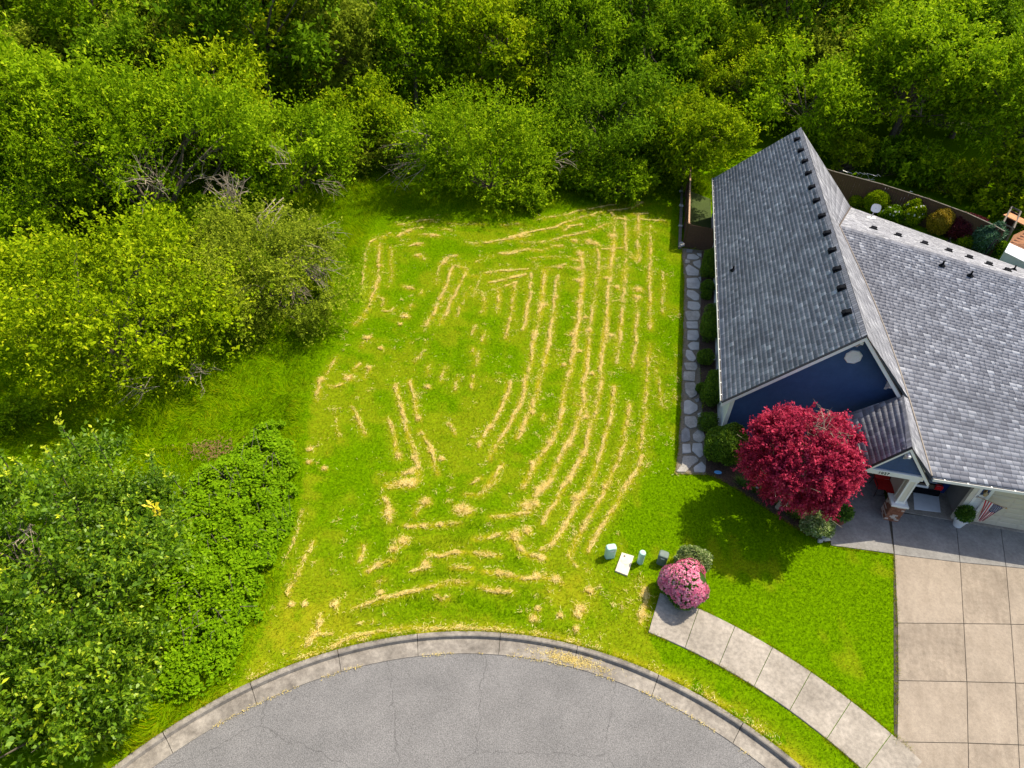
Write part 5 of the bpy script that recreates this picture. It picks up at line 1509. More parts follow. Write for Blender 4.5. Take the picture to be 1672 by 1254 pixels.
# neighbour's open lean-to and outbuilding at the right edge
nb = thing('outbuilding', 'white-walled outbuilding with orange tiled roof at the right edge', 'building', G(1665, 420))
A_ = G(1640, 412, 2.2); B_ = G(1720, 452, 2.2); C_ = G(1735, 415, 2.2); D_ = G(1655, 384, 2.2)
def prism4(q4, z0, z1):
    q4 = [np.asarray(p) for p in q4]
    V = [np.array([*p[:2], z0]) for p in q4] + [np.array([*p[:2], z1]) for p in q4]
    return V, [(3, 2, 1, 0), (4, 5, 6, 7)] + [(i, (i + 1) % 4, 4 + (i + 1) % 4, 4 + i) for i in range(4)]
e_ = (A_ - D_) / np.linalg.norm(A_ - D_)
V, F = prism4([A_, B_, C_, D_], 0, 2.2); obj('wall', V, F, M['wallwhite'], nb)
V, F = prism4([A_ + e_ * .05, B_ + e_ * .05, lerp(B_, C_, .5), lerp(A_, D_, .5)], 2.203, 2.26); obj('flat_roof', V, F, M['matwhite'], nb)
o1, o2 = lerp(A_, D_, .48), lerp(B_, C_, .48)
rg1, rg2 = lerp(o1, D_, .55) + [.9, 0, 1.0], lerp(o2, C_, .55) + [0, 0, 1.0]
V = [o1 + [0, 0, .02], o2 + [0, 0, .02], rg2, rg1, D_ + [0, 0, .02], C_ + [0, 0, .02]]
rf = obj('tiled_roof', V, [(0, 1, 2, 3), (4, 3, 2, 5), (0, 3, 4), (1, 5, 2), (0, 4, 5, 1)], M['tile'], nb)
for k in range(9):
    t0 = k / 9
    a1, b1 = lerp(V[0], V[3], t0) + [0, 0, .015], lerp(V[1], V[2], t0) + [0, 0, .015]
    MB().tube([a1, b1], .035, 5).build('tile_course', M['tile'], rf)
MB().tube([rg1, rg2], .07, 6).build('ridge_tile', M['tile'], rf)
ls = thing('garden_shelter', 'small open garden shelter with pale lining beside the orange-roofed outbuilding', 'shelter', G(1624, 408))
c0, c1, c2, c3 = G(1613, 408), G(1630, 416), G(1640, 392), G(1626, 384)
V, F = prism4([c0, lerp(c0, c3, .1), c3 + .05, lerp(c3, c0, .04)], 0, 1.9)
for a_, b_, nm, mt in ((c0, c3, 'side_wall', 'wallwhite'), (c1, c2, 'side_wall', 'timber_grey'), (c3, c2, 'back_wall', 'timber')):
    d = (b_ - a_) / np.linalg.norm(b_ - a_); nn = np.array([-d[1], d[0], 0]) * .05
    V, F = prism4([a_ - nn, b_ - nn, b_ + nn, a_ + nn], 0, 1.9); obj(nm, V, F, M[mt], ls)
MB().tube([c0 + [0, 0, 1.92], c3 + [0, 0, 2.1], c2 + [0, 0, 2.1], c1 + [0, 0, 1.92], c0 + [0, 0, 1.92]], .06, 6).build('roof_frame', M['timber_grey'], ls)
MB().box((c1 + c2) / 2 + [.1, .1, 2.0], (.75, 1.6, .06), (np.array([math.cos(.5), math.sin(.5), 0]), np.array([-math.sin(.5), math.cos(.5), 0]), EX[2]), bevel=.01).build('roof_board', M['tile'], ls)

# ------------------------------------------------------------------ plants
def unit(v): return v / (np.linalg.norm(v, axis=-1, keepdims=True) + 1e-9)

def leaves(p, axis, nrm, L, W, fold=.18):
    axis = unit(axis); side = unit(np.cross(axis, nrm)); nn = unit(np.cross(side, axis))
    L = np.asarray(L)[:, None]; W = np.asarray(W)[:, None]
    v0 = p; v2 = p + axis * L - nn * L * .10
    mid = p + axis * L * .48 + nn * W * fold
    V = np.stack([v0, mid + side * W * .5, v2, mid - side * W * .5], 1).reshape(-1, 3)
    return V, np.arange(len(p) * 4).reshape(-1, 4)

def rand_dir(r, n):
    return unit(r.randn(n, 3))

def crown(seed, R, z0, h, ncl, ntw, nlf, ll, lw=.5, cl=(.20, .32), upb=.45, fill=.5, lobes=.16, droop=.0, flat_top=0.0, squash=1.0):
    """Foliage spread through an uneven ellipsoid: clumps > sprigs > leaves. Returns verts, faces, tones, clump centres."""
    r = np.random.RandomState(seed)
    d = rand_dir(r, ncl); d[:, 2] = d[:, 2] * .8 + .22; d = unit(d)
    kk = r.randn(5, 3) * 2.2; ph = r.rand(5) * 6.28
    lob = 1 + lobes * np.cos(d @ kk.T + ph).sum(1) / 1.6
    f = (fill + (1 - fill) * np.sqrt(r.rand(ncl))) * lob
    rz = (h - z0) / 2
    cr = R * r.uniform(cl[0], cl[1], ncl)
    shrink = 1 - cl[0] * .75
    C = np.c_[d[:, 0] * R * f * shrink, d[:, 1] * R * f * shrink * squash, z0 + rz + d[:, 2] * rz * f * shrink]
    ctone = r.rand(ncl)
    T = ncl * ntw
    ci = np.repeat(np.arange(ncl), ntw)
    out = unit(np.c_[d[ci, 0], d[ci, 1], d[ci, 2] * .9])
    td = unit(out * .75 + np.array([0, 0, upb]) + r.randn(T, 3) * .75)
    tl = cr[ci] * r.uniform(.7, 1.45, T)
    tb = C[ci] + r.randn(T, 3) * (cr[ci] * .28)[:, None]
    n = T * nlf
    ti = np.repeat(np.arange(T), nlf)
    t = r.uniform(.15, 1.0, n)
    p = tb[ti] + td[ti] * (t * tl[ti])[:, None]
    p[:, 2] -= droop * (t ** 2) * tl[ti]
    p += r.randn(n, 3) * ll * .28
    p[:, 2] = np.maximum(p[:, 2], .08)
    ax = unit(td[ti] * .55 + r.randn(n, 3) * .8 + np.array([0, 0, .05 - droop * .5]))
    nr = unit(np.array([0, 0, .9]) + out[ci[ti]] * .5 + r.randn(n, 3) * .55)
    L = ll * r.uniform(.65, 1.3, n) * r.uniform(.72, 1.35, ncl)[ci[ti]]
    V, F = leaves(p, ax, nr, L, L * lw * r.uniform(.8, 1.25, n))
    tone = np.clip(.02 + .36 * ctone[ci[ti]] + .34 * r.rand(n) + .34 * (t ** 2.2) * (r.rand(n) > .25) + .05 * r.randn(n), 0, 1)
    return V, F, tone, C

def limbs(seed, C, trunk_h, r0, nmain=7, nsub=22, stems=1, spread=.25):
    """Tapered trunk(s) with curved limbs reaching towards the clumps."""
    r = np.random.RandomState(seed); m = MB()
    if stems == 1:
        top = np.array([r.randn() * .1, r.randn() * .1, trunk_h])
        m.tube([np.array([0, 0, -.1]), np.array([r.randn() * .05, r.randn() * .05, trunk_h * .5]), top], [r0 * 1.25, r0, r0 * .8], 8)
        roots = [top] * nmain
    else:
        roots = [np.array([spread * math.cos(6.28 * k / stems), spread * math.sin(6.28 * k / stems), -.05]) for k in range(stems)]
    idx = r.permutation(len(C))[:nsub]
    for q, i in enumerate(idx):
        b = roots[q % len(roots)]; e = C[i]
        mid = (b + e) / 2 + r.randn(3) * .18 * np.linalg.norm(e - b) * .5; mid[2] = max(mid[2], .2)
        mid2 = lerp(mid, e, .55) + r.randn(3) * .06 * np.linalg.norm(e - b)
        rr_ = r0 * (.55 if stems == 1 else .7) * r.uniform(.5, 1)
        m.tube([b, mid, mid2, e], [rr_, rr_ * .7, rr_ * .4, rr_ * .12], 5)
        for k in range(2):
            e2 = e + r.randn(3) * .35
            m.tube([mid2, (mid2 + e2) / 2 + r.randn(3) * .1, e2], [rr_ * .3, rr_ * .2, .006], 4)
    return m

MESHES = {}
def foliage_mesh(key, mat, *a, **k):
    V, F, tone, C = crown(*a, **k)
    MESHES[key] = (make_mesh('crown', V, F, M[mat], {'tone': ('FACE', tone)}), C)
    return MESHES[key]

def child(name, me, parent, rotz=0.0, scale=None, mat=None):
    o = bpy.data.objects.new(name, me); col.objects.link(o); o.parent = parent
    o.rotation_euler = (0, 0, rotz)
    if scale is not None: o.scale = scale
    WLOC[o.name] = WLOC[parent.name]
    if mat is not None:
        o.material_slots[0].link = 'OBJECT'; o.material_slots[0].material = M[mat]
    return o

def mb_mesh(m, mat, name='trunk'):
    return make_mesh(name, np.array(m.V), m.F, M[mat])

def tree(name, label, cat, base, me_crown, me_trunk, mat=None, rotz=0.0, scale=(1, 1, 1), group=None, crown_name='crown', trunk_name='trunk'):
    t = thing(name, label, cat, (base[0], base[1], 0), group)
    child(trunk_name, me_trunk, t, rotz, scale)
    child(crown_name, me_crown, t, rotz, scale, mat)
    return t

def dead_branch(parent, start, direction, L, n, seed, r0=.025, spread=.35, mat='twig', name='dead_branch'):
    r = np.random.RandomState(seed); m = MB(); d0 = unit(np.asarray(direction, float))
    for k in range(n):
        d = unit(d0 + r.randn(3) * spread); s = np.asarray(start) + r.randn(3) * .2; l = L * r.uniform(.6, 1.1)
        p1 = s + d * l * .4 + r.randn(3) * .08; p2 = s + d * l * .75 + r.randn(3) * .12 + [0, 0, -.08 * l]; p3 = s + d * l + r.randn(3) * .15 + [0, 0, -.22 * l]
        m.tube([s, p1, p2, p3], [r0, r0 * .8, r0 * .5, r0 * .15], 4)
        for j in range(3):
            q = lerp(p1, p2, r.rand()); e = q + unit(d + r.randn(3) * .6) * l * .3
            m.tube([q, (q + e) / 2 + r.randn(3) * .05, e], [r0 * .45, r0 * .3, r0 * .1], 4)
    return m.build(name, M[mat], parent)

# ---- big shrubs and trees of the lot (each its own crown)
def big(key, name, label, base_px, R, h, mat, seed, ncl, ntw, nlf, ll, z0=.3, stems=5, r0=.10, cat='tree', **k):
    me, C = foliage_mesh(key, mat, seed, R, z0, h, ncl, ntw, nlf, ll, **k)
    tr = limbs(seed + 1, C, h * .35, r0, stems=stems, nsub=26)
    b = G(*base_px)
    return tree(name, label, cat, b, me, mb_mesh(tr, 'bark')), b
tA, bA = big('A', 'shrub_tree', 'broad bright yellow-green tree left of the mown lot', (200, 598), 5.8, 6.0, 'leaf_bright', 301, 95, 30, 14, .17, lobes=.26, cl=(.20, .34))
tB, bB = big('B', 'shrub_tree', 'greyish olive-green shrub with bare drooping twigs at the lot edge', (440, 496), 4.2, 4.4, 'leaf_olive', 303, 90, 30, 15, .14, lobes=.26, cl=(.18, .34))
dead_branch(tB, G(470, 420, 2.3), (.9, -.35, .0), 3.0, 22, 1, .036, .28)
dead_branch(tB, G(462, 458, 1.8), (.7, -.6, .0), 2.2, 14, 2, .032, .3)
dead_branch(tB, G(505, 385, 2.0), (.9, .1, .25), 2.0, 12, 7, .022, .5)
dead_branch(tB, G(380, 335, 3.2), (.05, -.1, 1.0), 2.3, 22, 3, .028, .35)
dead_branch(tB, G(458, 335, 4.0), (-.35, -.5, -.2), 2.6, 7, 4, .032, .25)
dead_branch(tA, G(318, 610, .9), (.6, -.5, .25), 1.5, 12, 5, .016, .5)
dead_branch(tA, G(245, 628, .9), (-.5, -.6, .15), 1.5, 8, 6, .016, .45)
tC, bC = big('C', 'woodland_tree', 'large dark green tree at the upper left behind the bright shrub', (265, 362), 5.8, 8.6, 'leaf_mid', 305, 80, 28, 13, .20, z0=.8, r0=.16, lobes=.28, cl=(.2, .36))
tD, bD = big('D', 'shrub_tree', 'rounded mid-green shrub at the far left edge', (25, 400), 4.6, 4.4, 'leaf_mid', 307, 60, 30, 13, .2, lobes=.25, cl=(.2, .36))
tE, bE_ = big('E', 'woodland_tree', 'tree with fresh green leaves at the top left of the woods edge', (365, 290), 4.4, 8.0, 'leaf_bright', 309, 60, 30, 13, .23, z0=1.0, r0=.16, lobes=.25, cl=(.22, .38))
tF, bF_ = big('F', 'shrub_tree', 'yellowish mid-green shrub tree between the dark tree and the grass bay', (485, 312), 4.2, 5.8, 'leaf_mid', 311, 70, 30, 13, .2, lobes=.28, cl=(.2, .36))
tG, bG_ = big('G', 'woodland_tree', 'narrow bright green tree behind the grass bay', (600, 258), 2.8, 5.2, 'leaf_bright', 313, 45, 28, 13, .23, z0=.6, lobes=.25, cl=(.22, .4))
tH, bH = big('H', 'shrub_tree', 'wide green shrub tree with bare branches at the back of the mown lot', (795, 308), 5.9, 5.6, 'leaf_mid', 315, 95, 28, 14, .18, lobes=.3, cl=(.18, .33))
dead_branch(tH, G(735, 245, 3.2), (-.9, .0, .25), 4.0, 14, 11, .035, .28)
dead_branch(tH, G(690, 262, 2.0), (-.8, -.3, .0), 3.0, 9, 12, .03, .35)
dead_branch(tH, G(905, 265, 3.0), (.6, -.4, .4), 1.8, 6, 13, .025, .4)
tI, bI = big('I', 'woodland_tree', 'dark green tree in the shade behind the right end of the lot', (985, 270), 5.0, 6.4, 'leaf_dark', 317, 75, 30, 13, .22, z0=.4, r0=.15, lobes=.25, cl=(.2, .36))
tI2, _ = big('I2', 'shrub', 'low dark green shrub at the foot of the shaded tree', (1000, 315), 2.6, 2.2, 'leaf_mid', 319, 60, 14, 12, .18, z0=.1, cat='shrub')
tJ, bJ = big('J', 'garden_tree', 'bright green round-crowned tree left of the house behind the fence', (1112, 300), 3.5, 6.0, 'leaf_bright', 321, 75, 32, 14, .2, z0=.9, stems=1, r0=.14, lobes=.22, cl=(.2, .36))
tK, bK = big('K', 'woodland_tree', 'dark broad-leaved tree directly behind the house ridge', (1300, 255), 4.8, 7.6, 'leaf_mid', 323, 65, 28, 13, .24, z0=1.2, stems=1, r0=.2)
tL, bL = big('L', 'woodland_tree', 'tall mid-green tree behind the back fence', (1440, 262), 4.8, 10.5, 'leaf_mid', 325, 75, 30, 13, .26, z0=2.4, stems=1, r0=.24)
tM, bM_ = big('M', 'woodland_tree', 'tall leaning tree with bare trunk above the back fence at the right', (1605, 305), 4.8, 10.5, 'leaf_mid', 327, 75, 30, 13, .25, z0=3.2, stems=1, r0=.22)
tN, _ = big('N', 'shrub', 'yellow-green shrub just behind the house ridge', (1378, 280), 1.7, 3.2, 'leaf_bright', 329, 50, 14, 12, .17, z0=.1, cat='shrub')
tO, _ = big('O', 'woodland_tree', 'leafy tree leaning over the outbuilding at the right edge', (1690, 365), 3.8, 4.8, 'leaf_bright', 331, 110, 15, 13, .24, z0=.6, stems=1, r0=.16)
# bottom left: big glossy tree, bramble bank
tP, bP = big('P', 'laurel_tree', 'large glossy dark green tree filling the lower left corner', (80, 945), 4.6, 3.1, 'leaf_glossy', 333, 60, 30, 14, .155, lobes=.3, cl=(.14, .25), upb=.9, fill=.62)
tQ, bQ = big('Q', 'laurel_tree', 'glossy green tree with a yellow tip beside the bramble bank', (210, 925), 1.8, 2.3, 'leaf_glossy', 335, 40, 26, 13, .145, lobes=.3, upb=.8, fill=.6)
tR, bR = big('R', 'laurel_tree', 'glossy dark tree cut by the lower left frame edge below the large one', (70, 1120), 4.0, 3.6, 'leaf_glossy', 337, 52, 28, 13, .155, lobes=.3, upb=.8, fill=.6)
tS, bS = big('S', 'laurel_tree', 'glossy dark tree at the bottom left beside the kerb lawn', (190, 1150), 2.4, 2.6, 'leaf_glossy', 339, 60, 30, 13, .155, lobes=.25)
dead_branch(tC, G(250, 300, 4.5), (.3, -.6, .5), 2.6, 9, 41, .03, .5)
dead_branch(tC, G(330, 290, 4.0), (.6, -.4, .3), 2.2, 8, 42, .025, .5)
dead_branch(tF, G(520, 300, 2.2), (.7, -.4, .1), 2.0, 9, 43, .02, .4)
dead_branch(tF, G(470, 265, 4.0), (.1, -.3, .9), 2.0, 7, 44, .02, .4)
dead_branch(tD, G(60, 330, 2.5), (.3, -.3, .6), 1.8, 7, 47, .02, .5)
dead_branch(tP, G(45, 860, 2.6), (.5, -.5, .3), 1.5, 4, 48, .03, .4)
# upright shoots of the large glossy tree, and its yellow tip
def shoots(parent, spots, seed, mat='leaf_glossy', name='shoot', tone_hi=.2):
    r = np.random.RandomState(seed)
    for b, h in spots:
        m = MB(); n = int(h * 34); t = r.uniform(.05, 1, n)
        top = np.array([r.randn() * .15, r.randn() * .15, h])
        p = b + top * t[:, None] + r.randn(n, 3) * .05
        ang = r.rand(n) * 6.28
        ax = np.c_[np.cos(ang), np.sin(ang), .35 + .4 * t]
        L_ = .24 * r.uniform(.7, 1.2, n) * (1.1 - .4 * t)
        V, F = leaves(p, ax, np.tile([0, 0, 1.], (n, 1)) + r.randn(n, 3) * .3, L_, L_ * .5)
        tn = np.clip(.35 + .25 * r.rand(n) + .45 * (t > .82) + tone_hi * (t > .9), 0, 1)
        o = obj(name, V, F, M[mat], parent, attrs={'tone': ('FACE', tn)})
        MB().tube([b - [0, 0, .6], b + top * .5, b + top], [.025, .018, .006], 5).build('shoot_stem', M['bark'], o)
shoots(tP, [(G(138, 755, 2.0), 2.4), (G(178, 760, 2.0), 1.8), (G(60, 785, 2.2), 1.3), (G(105, 785, 2.2), 1.5), (G(8, 755, 2.0), 1.8), (G(30, 810, 2.4), 1.2), (G(215, 795, 1.8), 1.1), (G(40, 870, 2.6), .9), (G(120, 860, 2.6), .9), (G(90, 930, 2.6), .8), (G(180, 880, 2.2), .9), (G(150, 960, 2.2), .8), (G(20, 960, 2.4), .9), (G(200, 960, 1.9), .8)], 5)
shoots(tQ, [(G(248, 770, 2.3), 1.0), (G(295, 790, 2.0), .8)], 6)
shoots(tQ, [(G(262, 838, 3.0), .75)], 8, 'petal_yellow', 'yellow_shoot')

# bramble bank: one tangle of small leaves over low canes
bram_px = [(372, 745), (410, 700), (440, 682), (478, 690), (497, 730), (494, 800), (478, 860), (462, 930), (440, 985), (424, 1030), (402, 1075), (378, 1115), (330, 1150), (250, 1150), (238, 1060), (245, 980), (245, 900), (280, 820), (325, 765)]
bp = GP(bram_px)
r = np.random.RandomState(77)
P = np.c_[r.uniform(bp[:, 0].min(), bp[:, 0].max(), 90000), r.uniform(bp[:, 1].min(), bp[:, 1].max(), 90000)]
P = P[in_poly(P, bp)]
P = P[dist_line(P, np.vstack([bp, bp[:1]])) > .95 * vnoise(P, .55, 86) ** 1.5]
ed = dist_line(P, np.vstack([bp, bp[:1]]))
hh = np.clip(ed / 1.5, 0, 1) ** .7 * (.45 + .55 * vnoise(P, 1.3, 81) + .5 * vnoise(P, .38, 82)) * .72 + .08
n = len(P)
zf = hh * (1 - .55 * r.rand(n) ** 1.6)
keep = r.rand(n) < .12 + .88 * (vnoise(P, .22, 83) > .36)
P, zf, hh = P[keep], zf[keep], hh[keep]; n = len(P)
a_ = r.rand(n) * 6.28
L_ = .125 * r.uniform(.6, 1.3, n)
V, F = leaves(np.c_[P, zf], np.c_[np.cos(a_), np.sin(a_), .15 + .3 * r.randn(n)], np.tile([0, 0, 1.], (n, 1)) + r.randn(n, 3) * .42, L_, L_ * .72)
tn = np.clip(.12 + .4 * (zf / hh) * r.rand(n) + .34 * r.rand(n) + .12 * (vnoise(P, .8, 84) - .5), 0, 1)
bb = thing('bramble_bank', 'bright green bramble thicket along the left edge of the mown lot', 'shrub', (*bp.mean(0), 0))
obj('foliage', V, F, M['leaf_bramble'], bb, attrs={'tone': ('FACE', tn)})
m = MB()
for k in range(70):
    q = P[r.randint(n)]; e = lerp(q + r.randn(2) * .7, bp.mean(0), .35)
    if not in_poly(e[None], bp)[0]: continue
    m.tube([np.array([*q, 0]), np.array([*lerp(q, e, .5), .8 + .3 * r.rand()]), np.array([*e, .35])], .009, 4)
m.build('canes', M['bark'], bb)
dl = G2(345, 735)
k = 240; P = dl + r.randn(k, 2) * [.55, .35]
V, F, tn = strands(P, r.rand(k) * 6.28, .08 + .12 * r.rand(k), .02 + .03 * r.rand(k), np.full(k, .10), 95)
tag(obj('leaf_litter', V, F, M['dead_leaf'], attrs={'tone': ('FACE', tn)}), 'patch of brown dead leaves behind the bramble bank', None, kind='stuff')

# ---- woods filling the ground behind: copies of a few forest trees
forest = []
for k, (R, h, mat) in enumerate(((4.6, 12.0, 'leaf_mid'), (4.2, 10.0, 'leaf_bright'), (5.2, 13.5, 'leaf_dark'), (4.0, 11.0, 'leaf_mid'))):
    me, C = foliage_mesh('forest%d' % k, mat, 400 + k, R, 1.6, h, 60, 24, 12, .32, lobes=.26, cl=(.22, .38))
    forest.append((me, mb_mesh(limbs(420 + k, C, h * .45, .22, stems=1, nsub=16), 'bark')))
fr = np.random.RandomState(55)
avoid = [(bA, 7), (bB, 6), (bC, 5), (bD, 5), (bE_, 4.5), (bF_, 5), (bG_, 4), (bH, 7), (bI, 5), (bJ, 5), (bK, 5), (bL, 4.5), (bM_, 5)]
def visible_ground(x, y):
    d = y * math.cos(PITCH) + CAM_H * math.sin(PITCH); return abs(x) / d < .86
spots = []
y = 44.0
def wood_edge(x):
    """how far back the woods start"""
    if x < -14: return 40 - (x + 14) * -.45
    if x < 14: return 57
    return 57.5
row = 0
yv = 36.0
while yv < 128:
    x = -75 + (row % 2) * 2.6
    while x < 92:
        px, py = x + fr.uniform(-1.6, 1.6), yv + fr.uniform(-1.5, 1.5)
        if visible_ground(px, py) and py > wood_edge(px) and all(math.hypot(px - b[0], py - b[1]) > q for b, q in avoid):
            spots.append((px, py))
        x += 6.6 + max(0, yv - 60) * .03
    yv += 6.0 + max(0, yv - 60) * .06; row += 1
spots.sort(key=lambda s: s[1])
for i, (px, py) in enumerate(spots[:290]):
    k = fr.randint(4); s = fr.uniform(.66, 1.15)
    cm = fr.randint(5)
    hue = ['mid-green', 'yellow-green', 'dark green', 'mid-green', 'olive-green'][cm]
    zone = 'left behind the mown lot' if px < -14 else ('straight behind the mown lot' if px < 14 else 'behind the house')
    t = thing('forest_tree', f'{hue} forest tree in the closed woods {zone}', 'tree', (px, py, -.1), f'{hue} trees of the woods {zone}')
    rz = fr.rand() * 6.28
    child('trunk', forest[k][1], t, rz, (s, s, s * fr.uniform(.9, 1.1)))
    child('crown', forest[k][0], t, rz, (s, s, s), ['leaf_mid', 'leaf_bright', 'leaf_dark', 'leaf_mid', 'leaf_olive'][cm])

# undergrowth along the edge of the woods
ug = [foliage_mesh('ug%d' % k, 'leaf_mid', 450 + k, 1.7, .05, 1.9, 34, 12, 11, .20) for k in range(3)]
ugt = [mb_mesh(limbs(460 + k, ug[k][1], .4, .03, stems=4, nsub=10), 'bark', 'stems') for k in range(3)]
def shrub_copy(px, sc, mat, label, i, zsc=1.0, name='shrub'):
    b = G(*px)
    t = thing(name, label, 'shrub', (b[0], b[1], 0))
    child('stems', ugt[i % 3], t, i * 1.3, (sc, sc, sc * zsc)); child('foliage', ug[i % 3][0], t, i * 1.3, (sc, sc, sc * zsc), mat)
    return t
shrub_copy((640, 272), .9, 'leaf_olive', 'small olive shrub at the inner end of the grass bay', 0)
shrub_copy((560, 290), 1.0, 'leaf_olive', 'low olive shrub right of the yellowish shrub tree', 1)
shrub_copy((860, 335), .8, 'leaf_mid', 'low green shrub spilling onto the grass at the back of the lot', 2)
shrub_copy((940, 305), 1.0, 'leaf_mid', 'mid-green shrub right of the wide shrub tree', 0)
shrub_copy((1060, 290), 1.1, 'leaf_dark', 'dark shrub in the shade left of the garden tree', 1)
shrub_copy((520, 480), .55, 'leaf_bright', 'small bright green tuft at the foot of the olive shrub', 2)
shrub_copy((1490, 300), 1.4, 'leaf_mid', 'green shrub behind the middle of the back fence', 0)
shrub_copy((1545, 315), 1.2, 'leaf_bright', 'yellow-green shrub behind the grey end of the back fence', 1)
shrub_copy((1440, 285), 1.3, 'leaf_dark', 'dark shrub behind the left part of the back fence', 2)
shrub_copy((1610, 340), 1.3, 'leaf_bright', 'bright green shrub behind the right end of the back fence', 0)
shrub_copy((1655, 372), 1.2, 'leaf_bright', 'bright leafy shrub above the orange roof', 2)
shrub_copy((20, 690), .7, 'leaf_mid', 'small shrub at the left edge between the two large trees', 1, .7)
for i, (px, sc, mt, lb) in enumerate((((140, 350), 1.6, 'leaf_mid', 'shrub filling the gap left of the large dark tree'), ((60, 470), 1.4, 'leaf_bright', 'bright shrub at the left edge behind the broad bright tree'),
                                      ((330, 395), 1.3, 'leaf_mid', 'shrub in the gap between the dark tree and the olive shrub'), ((430, 345), 1.2, 'leaf_mid', 'shrub behind the olive shrub'),
                                      ((680, 268), 1.2, 'leaf_dark', 'dark shrub left behind the wide shrub tree'))):
    shrub_copy(px, sc, mt, lb, i)

# ---- garden shrubs: leaf-clad rounded bodies
def clipped(name, label, base, rx, ry, h, n, ll, mat, seed, cat='shrub', z0=0.0, rough=.06, e=1.0, flowers=None, lw=.5, hang=0.2, freq=4.0):
    r = np.random.RandomState(seed)
    t = thing(name, label, cat, (base[0], base[1], 0))
    d = rand_dir(r, n); d[:, 2] = np.where(d[:, 2] < -.75, -d[:, 2], d[:, 2])
    kk = r.randn(6, 3) * freq; ph = r.rand(6) * 6.28
    bump = 1 + rough * np.cos(d @ kk.T + ph).sum(1)
    rz = (h - z0) / 2
    ee = np.sign(d) * np.abs(d) ** e
    p = np.c_[ee[:, 0] * rx, ee[:, 1] * ry, ee[:, 2] * rz] * (bump * (1 - .16 * r.rand(n) ** 2))[:, None] + [0, 0, z0 + rz]
    o_ = unit(np.c_[d[:, 0] / rx, d[:, 1] / ry, d[:, 2] / rz])
    ax = unit(o_ * .45 + r.randn(n, 3) * .6 + np.array([0, 0, hang]))
    L_ = ll * r.uniform(.7, 1.3, n)
    base3 = np.array([base[0], base[1], 0])
    V, F = leaves(p + base3, ax, o_ + r.randn(n, 3) * .5, L_, L_ * lw)
    tn = np.clip(.42 + .24 * r.randn(n), 0, 1)
    # dense dark heart so that no daylight shows through
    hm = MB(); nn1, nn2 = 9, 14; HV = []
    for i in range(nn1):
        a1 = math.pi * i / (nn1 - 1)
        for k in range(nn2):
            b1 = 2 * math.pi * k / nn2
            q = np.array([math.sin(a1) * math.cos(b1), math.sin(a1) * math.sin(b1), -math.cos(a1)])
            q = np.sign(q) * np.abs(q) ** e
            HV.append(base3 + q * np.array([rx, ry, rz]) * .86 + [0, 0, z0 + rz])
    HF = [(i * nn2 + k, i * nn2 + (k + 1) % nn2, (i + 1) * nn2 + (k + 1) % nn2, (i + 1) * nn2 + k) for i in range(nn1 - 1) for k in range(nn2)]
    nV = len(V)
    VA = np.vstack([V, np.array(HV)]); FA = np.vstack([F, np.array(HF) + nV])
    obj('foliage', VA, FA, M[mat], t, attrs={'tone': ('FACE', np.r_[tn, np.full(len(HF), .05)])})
    MB().tube([base3, base3 + [0, 0, max(.1, z0 + rz * .6)]], .04, 6).build('stem', M['bark'], t)
    if flowers:
        fn, fl, fmat = flowers
        d2 = rand_dir(r, fn); d2[:, 2] = np.abs(d2[:, 2]) * .95 + .02; d2 = unit(d2)
        fb = (1 + rough * np.cos(d2 @ kk.T + ph).sum(1))[:, None]
        ctr = np.c_[d2[:, 0] * rx, d2[:, 1] * ry, d2[:, 2] * rz] * 1.03 * fb + base3 + [0, 0, z0 + rz]
        m5 = 7; ci = np.repeat(np.arange(fn), m5)
        tt = r.rand(fn * m5) * 6.28
        u1 = unit(np.cross(d2, [0.2, .3, .9]))[ci]; u2 = np.cross(d2[ci], u1)
        ax = u1 * np.cos(tt)[:, None] + u2 * np.sin(tt)[:, None] + d2[ci] * .35
        L2 = fl * r.uniform(.7, 1.25, fn)[ci]
        V, F = leaves(ctr[ci] + r.randn(fn * m5, 3) * .01, ax, d2[ci], L2, L2 * .8)
        ft = np.clip(r.rand(fn)[ci] * .6 + .4 * r.rand(fn * m5), 0, 1)
        obj('flowers', V, F, M[fmat], t, attrs={'tone': ('FACE', ft)})
    return t

# row along the side wall
for (px, rx, h, lb, sd) in (((1153, 455), .42, 2.0, 'tall clipped column shrub nearest the side gate', 1), ((1156, 552), .50, 1.9, 'clipped column shrub in the middle of the side wall', 2), ((1158, 658), .48, 1.9, 'clipped column shrub nearest the front corner of the house', 3)):
    b = G(*px)
    clipped('column_shrub', lb, b, rx, rx * 1.25, h, 6500, .075, 'leaf_hedge', 500 + sd, e=.8, rough=.05)
for (px, rx, h, lb, sd) in (((1153, 478), .38, .75, 'small dark shrub below the gate-side column shrub', 4), ((1149, 593), .40, .8, 'small shrub between the two front column shrubs', 5), ((1144, 640), .24, .5, 'tiny round shrub beside the path', 6),
                            ((1153, 700), .42, .85, 'small round shrub between column shrub and big ball shrub', 7), ((1152, 487), .25, .5, 'tiny shrub at the wall foot', 8)):
    clipped('low_shrub', lb, G(*px), rx, rx, h, 2200, .075, 'leaf_hedge', 520 + sd, rough=.05)
clipped('ball_shrub', 'large round clipped green shrub at the front corner of the house', G(1180, 748), .92, .88, 1.75, 15000, .095, 'leaf_hedge', 540, rough=.05)
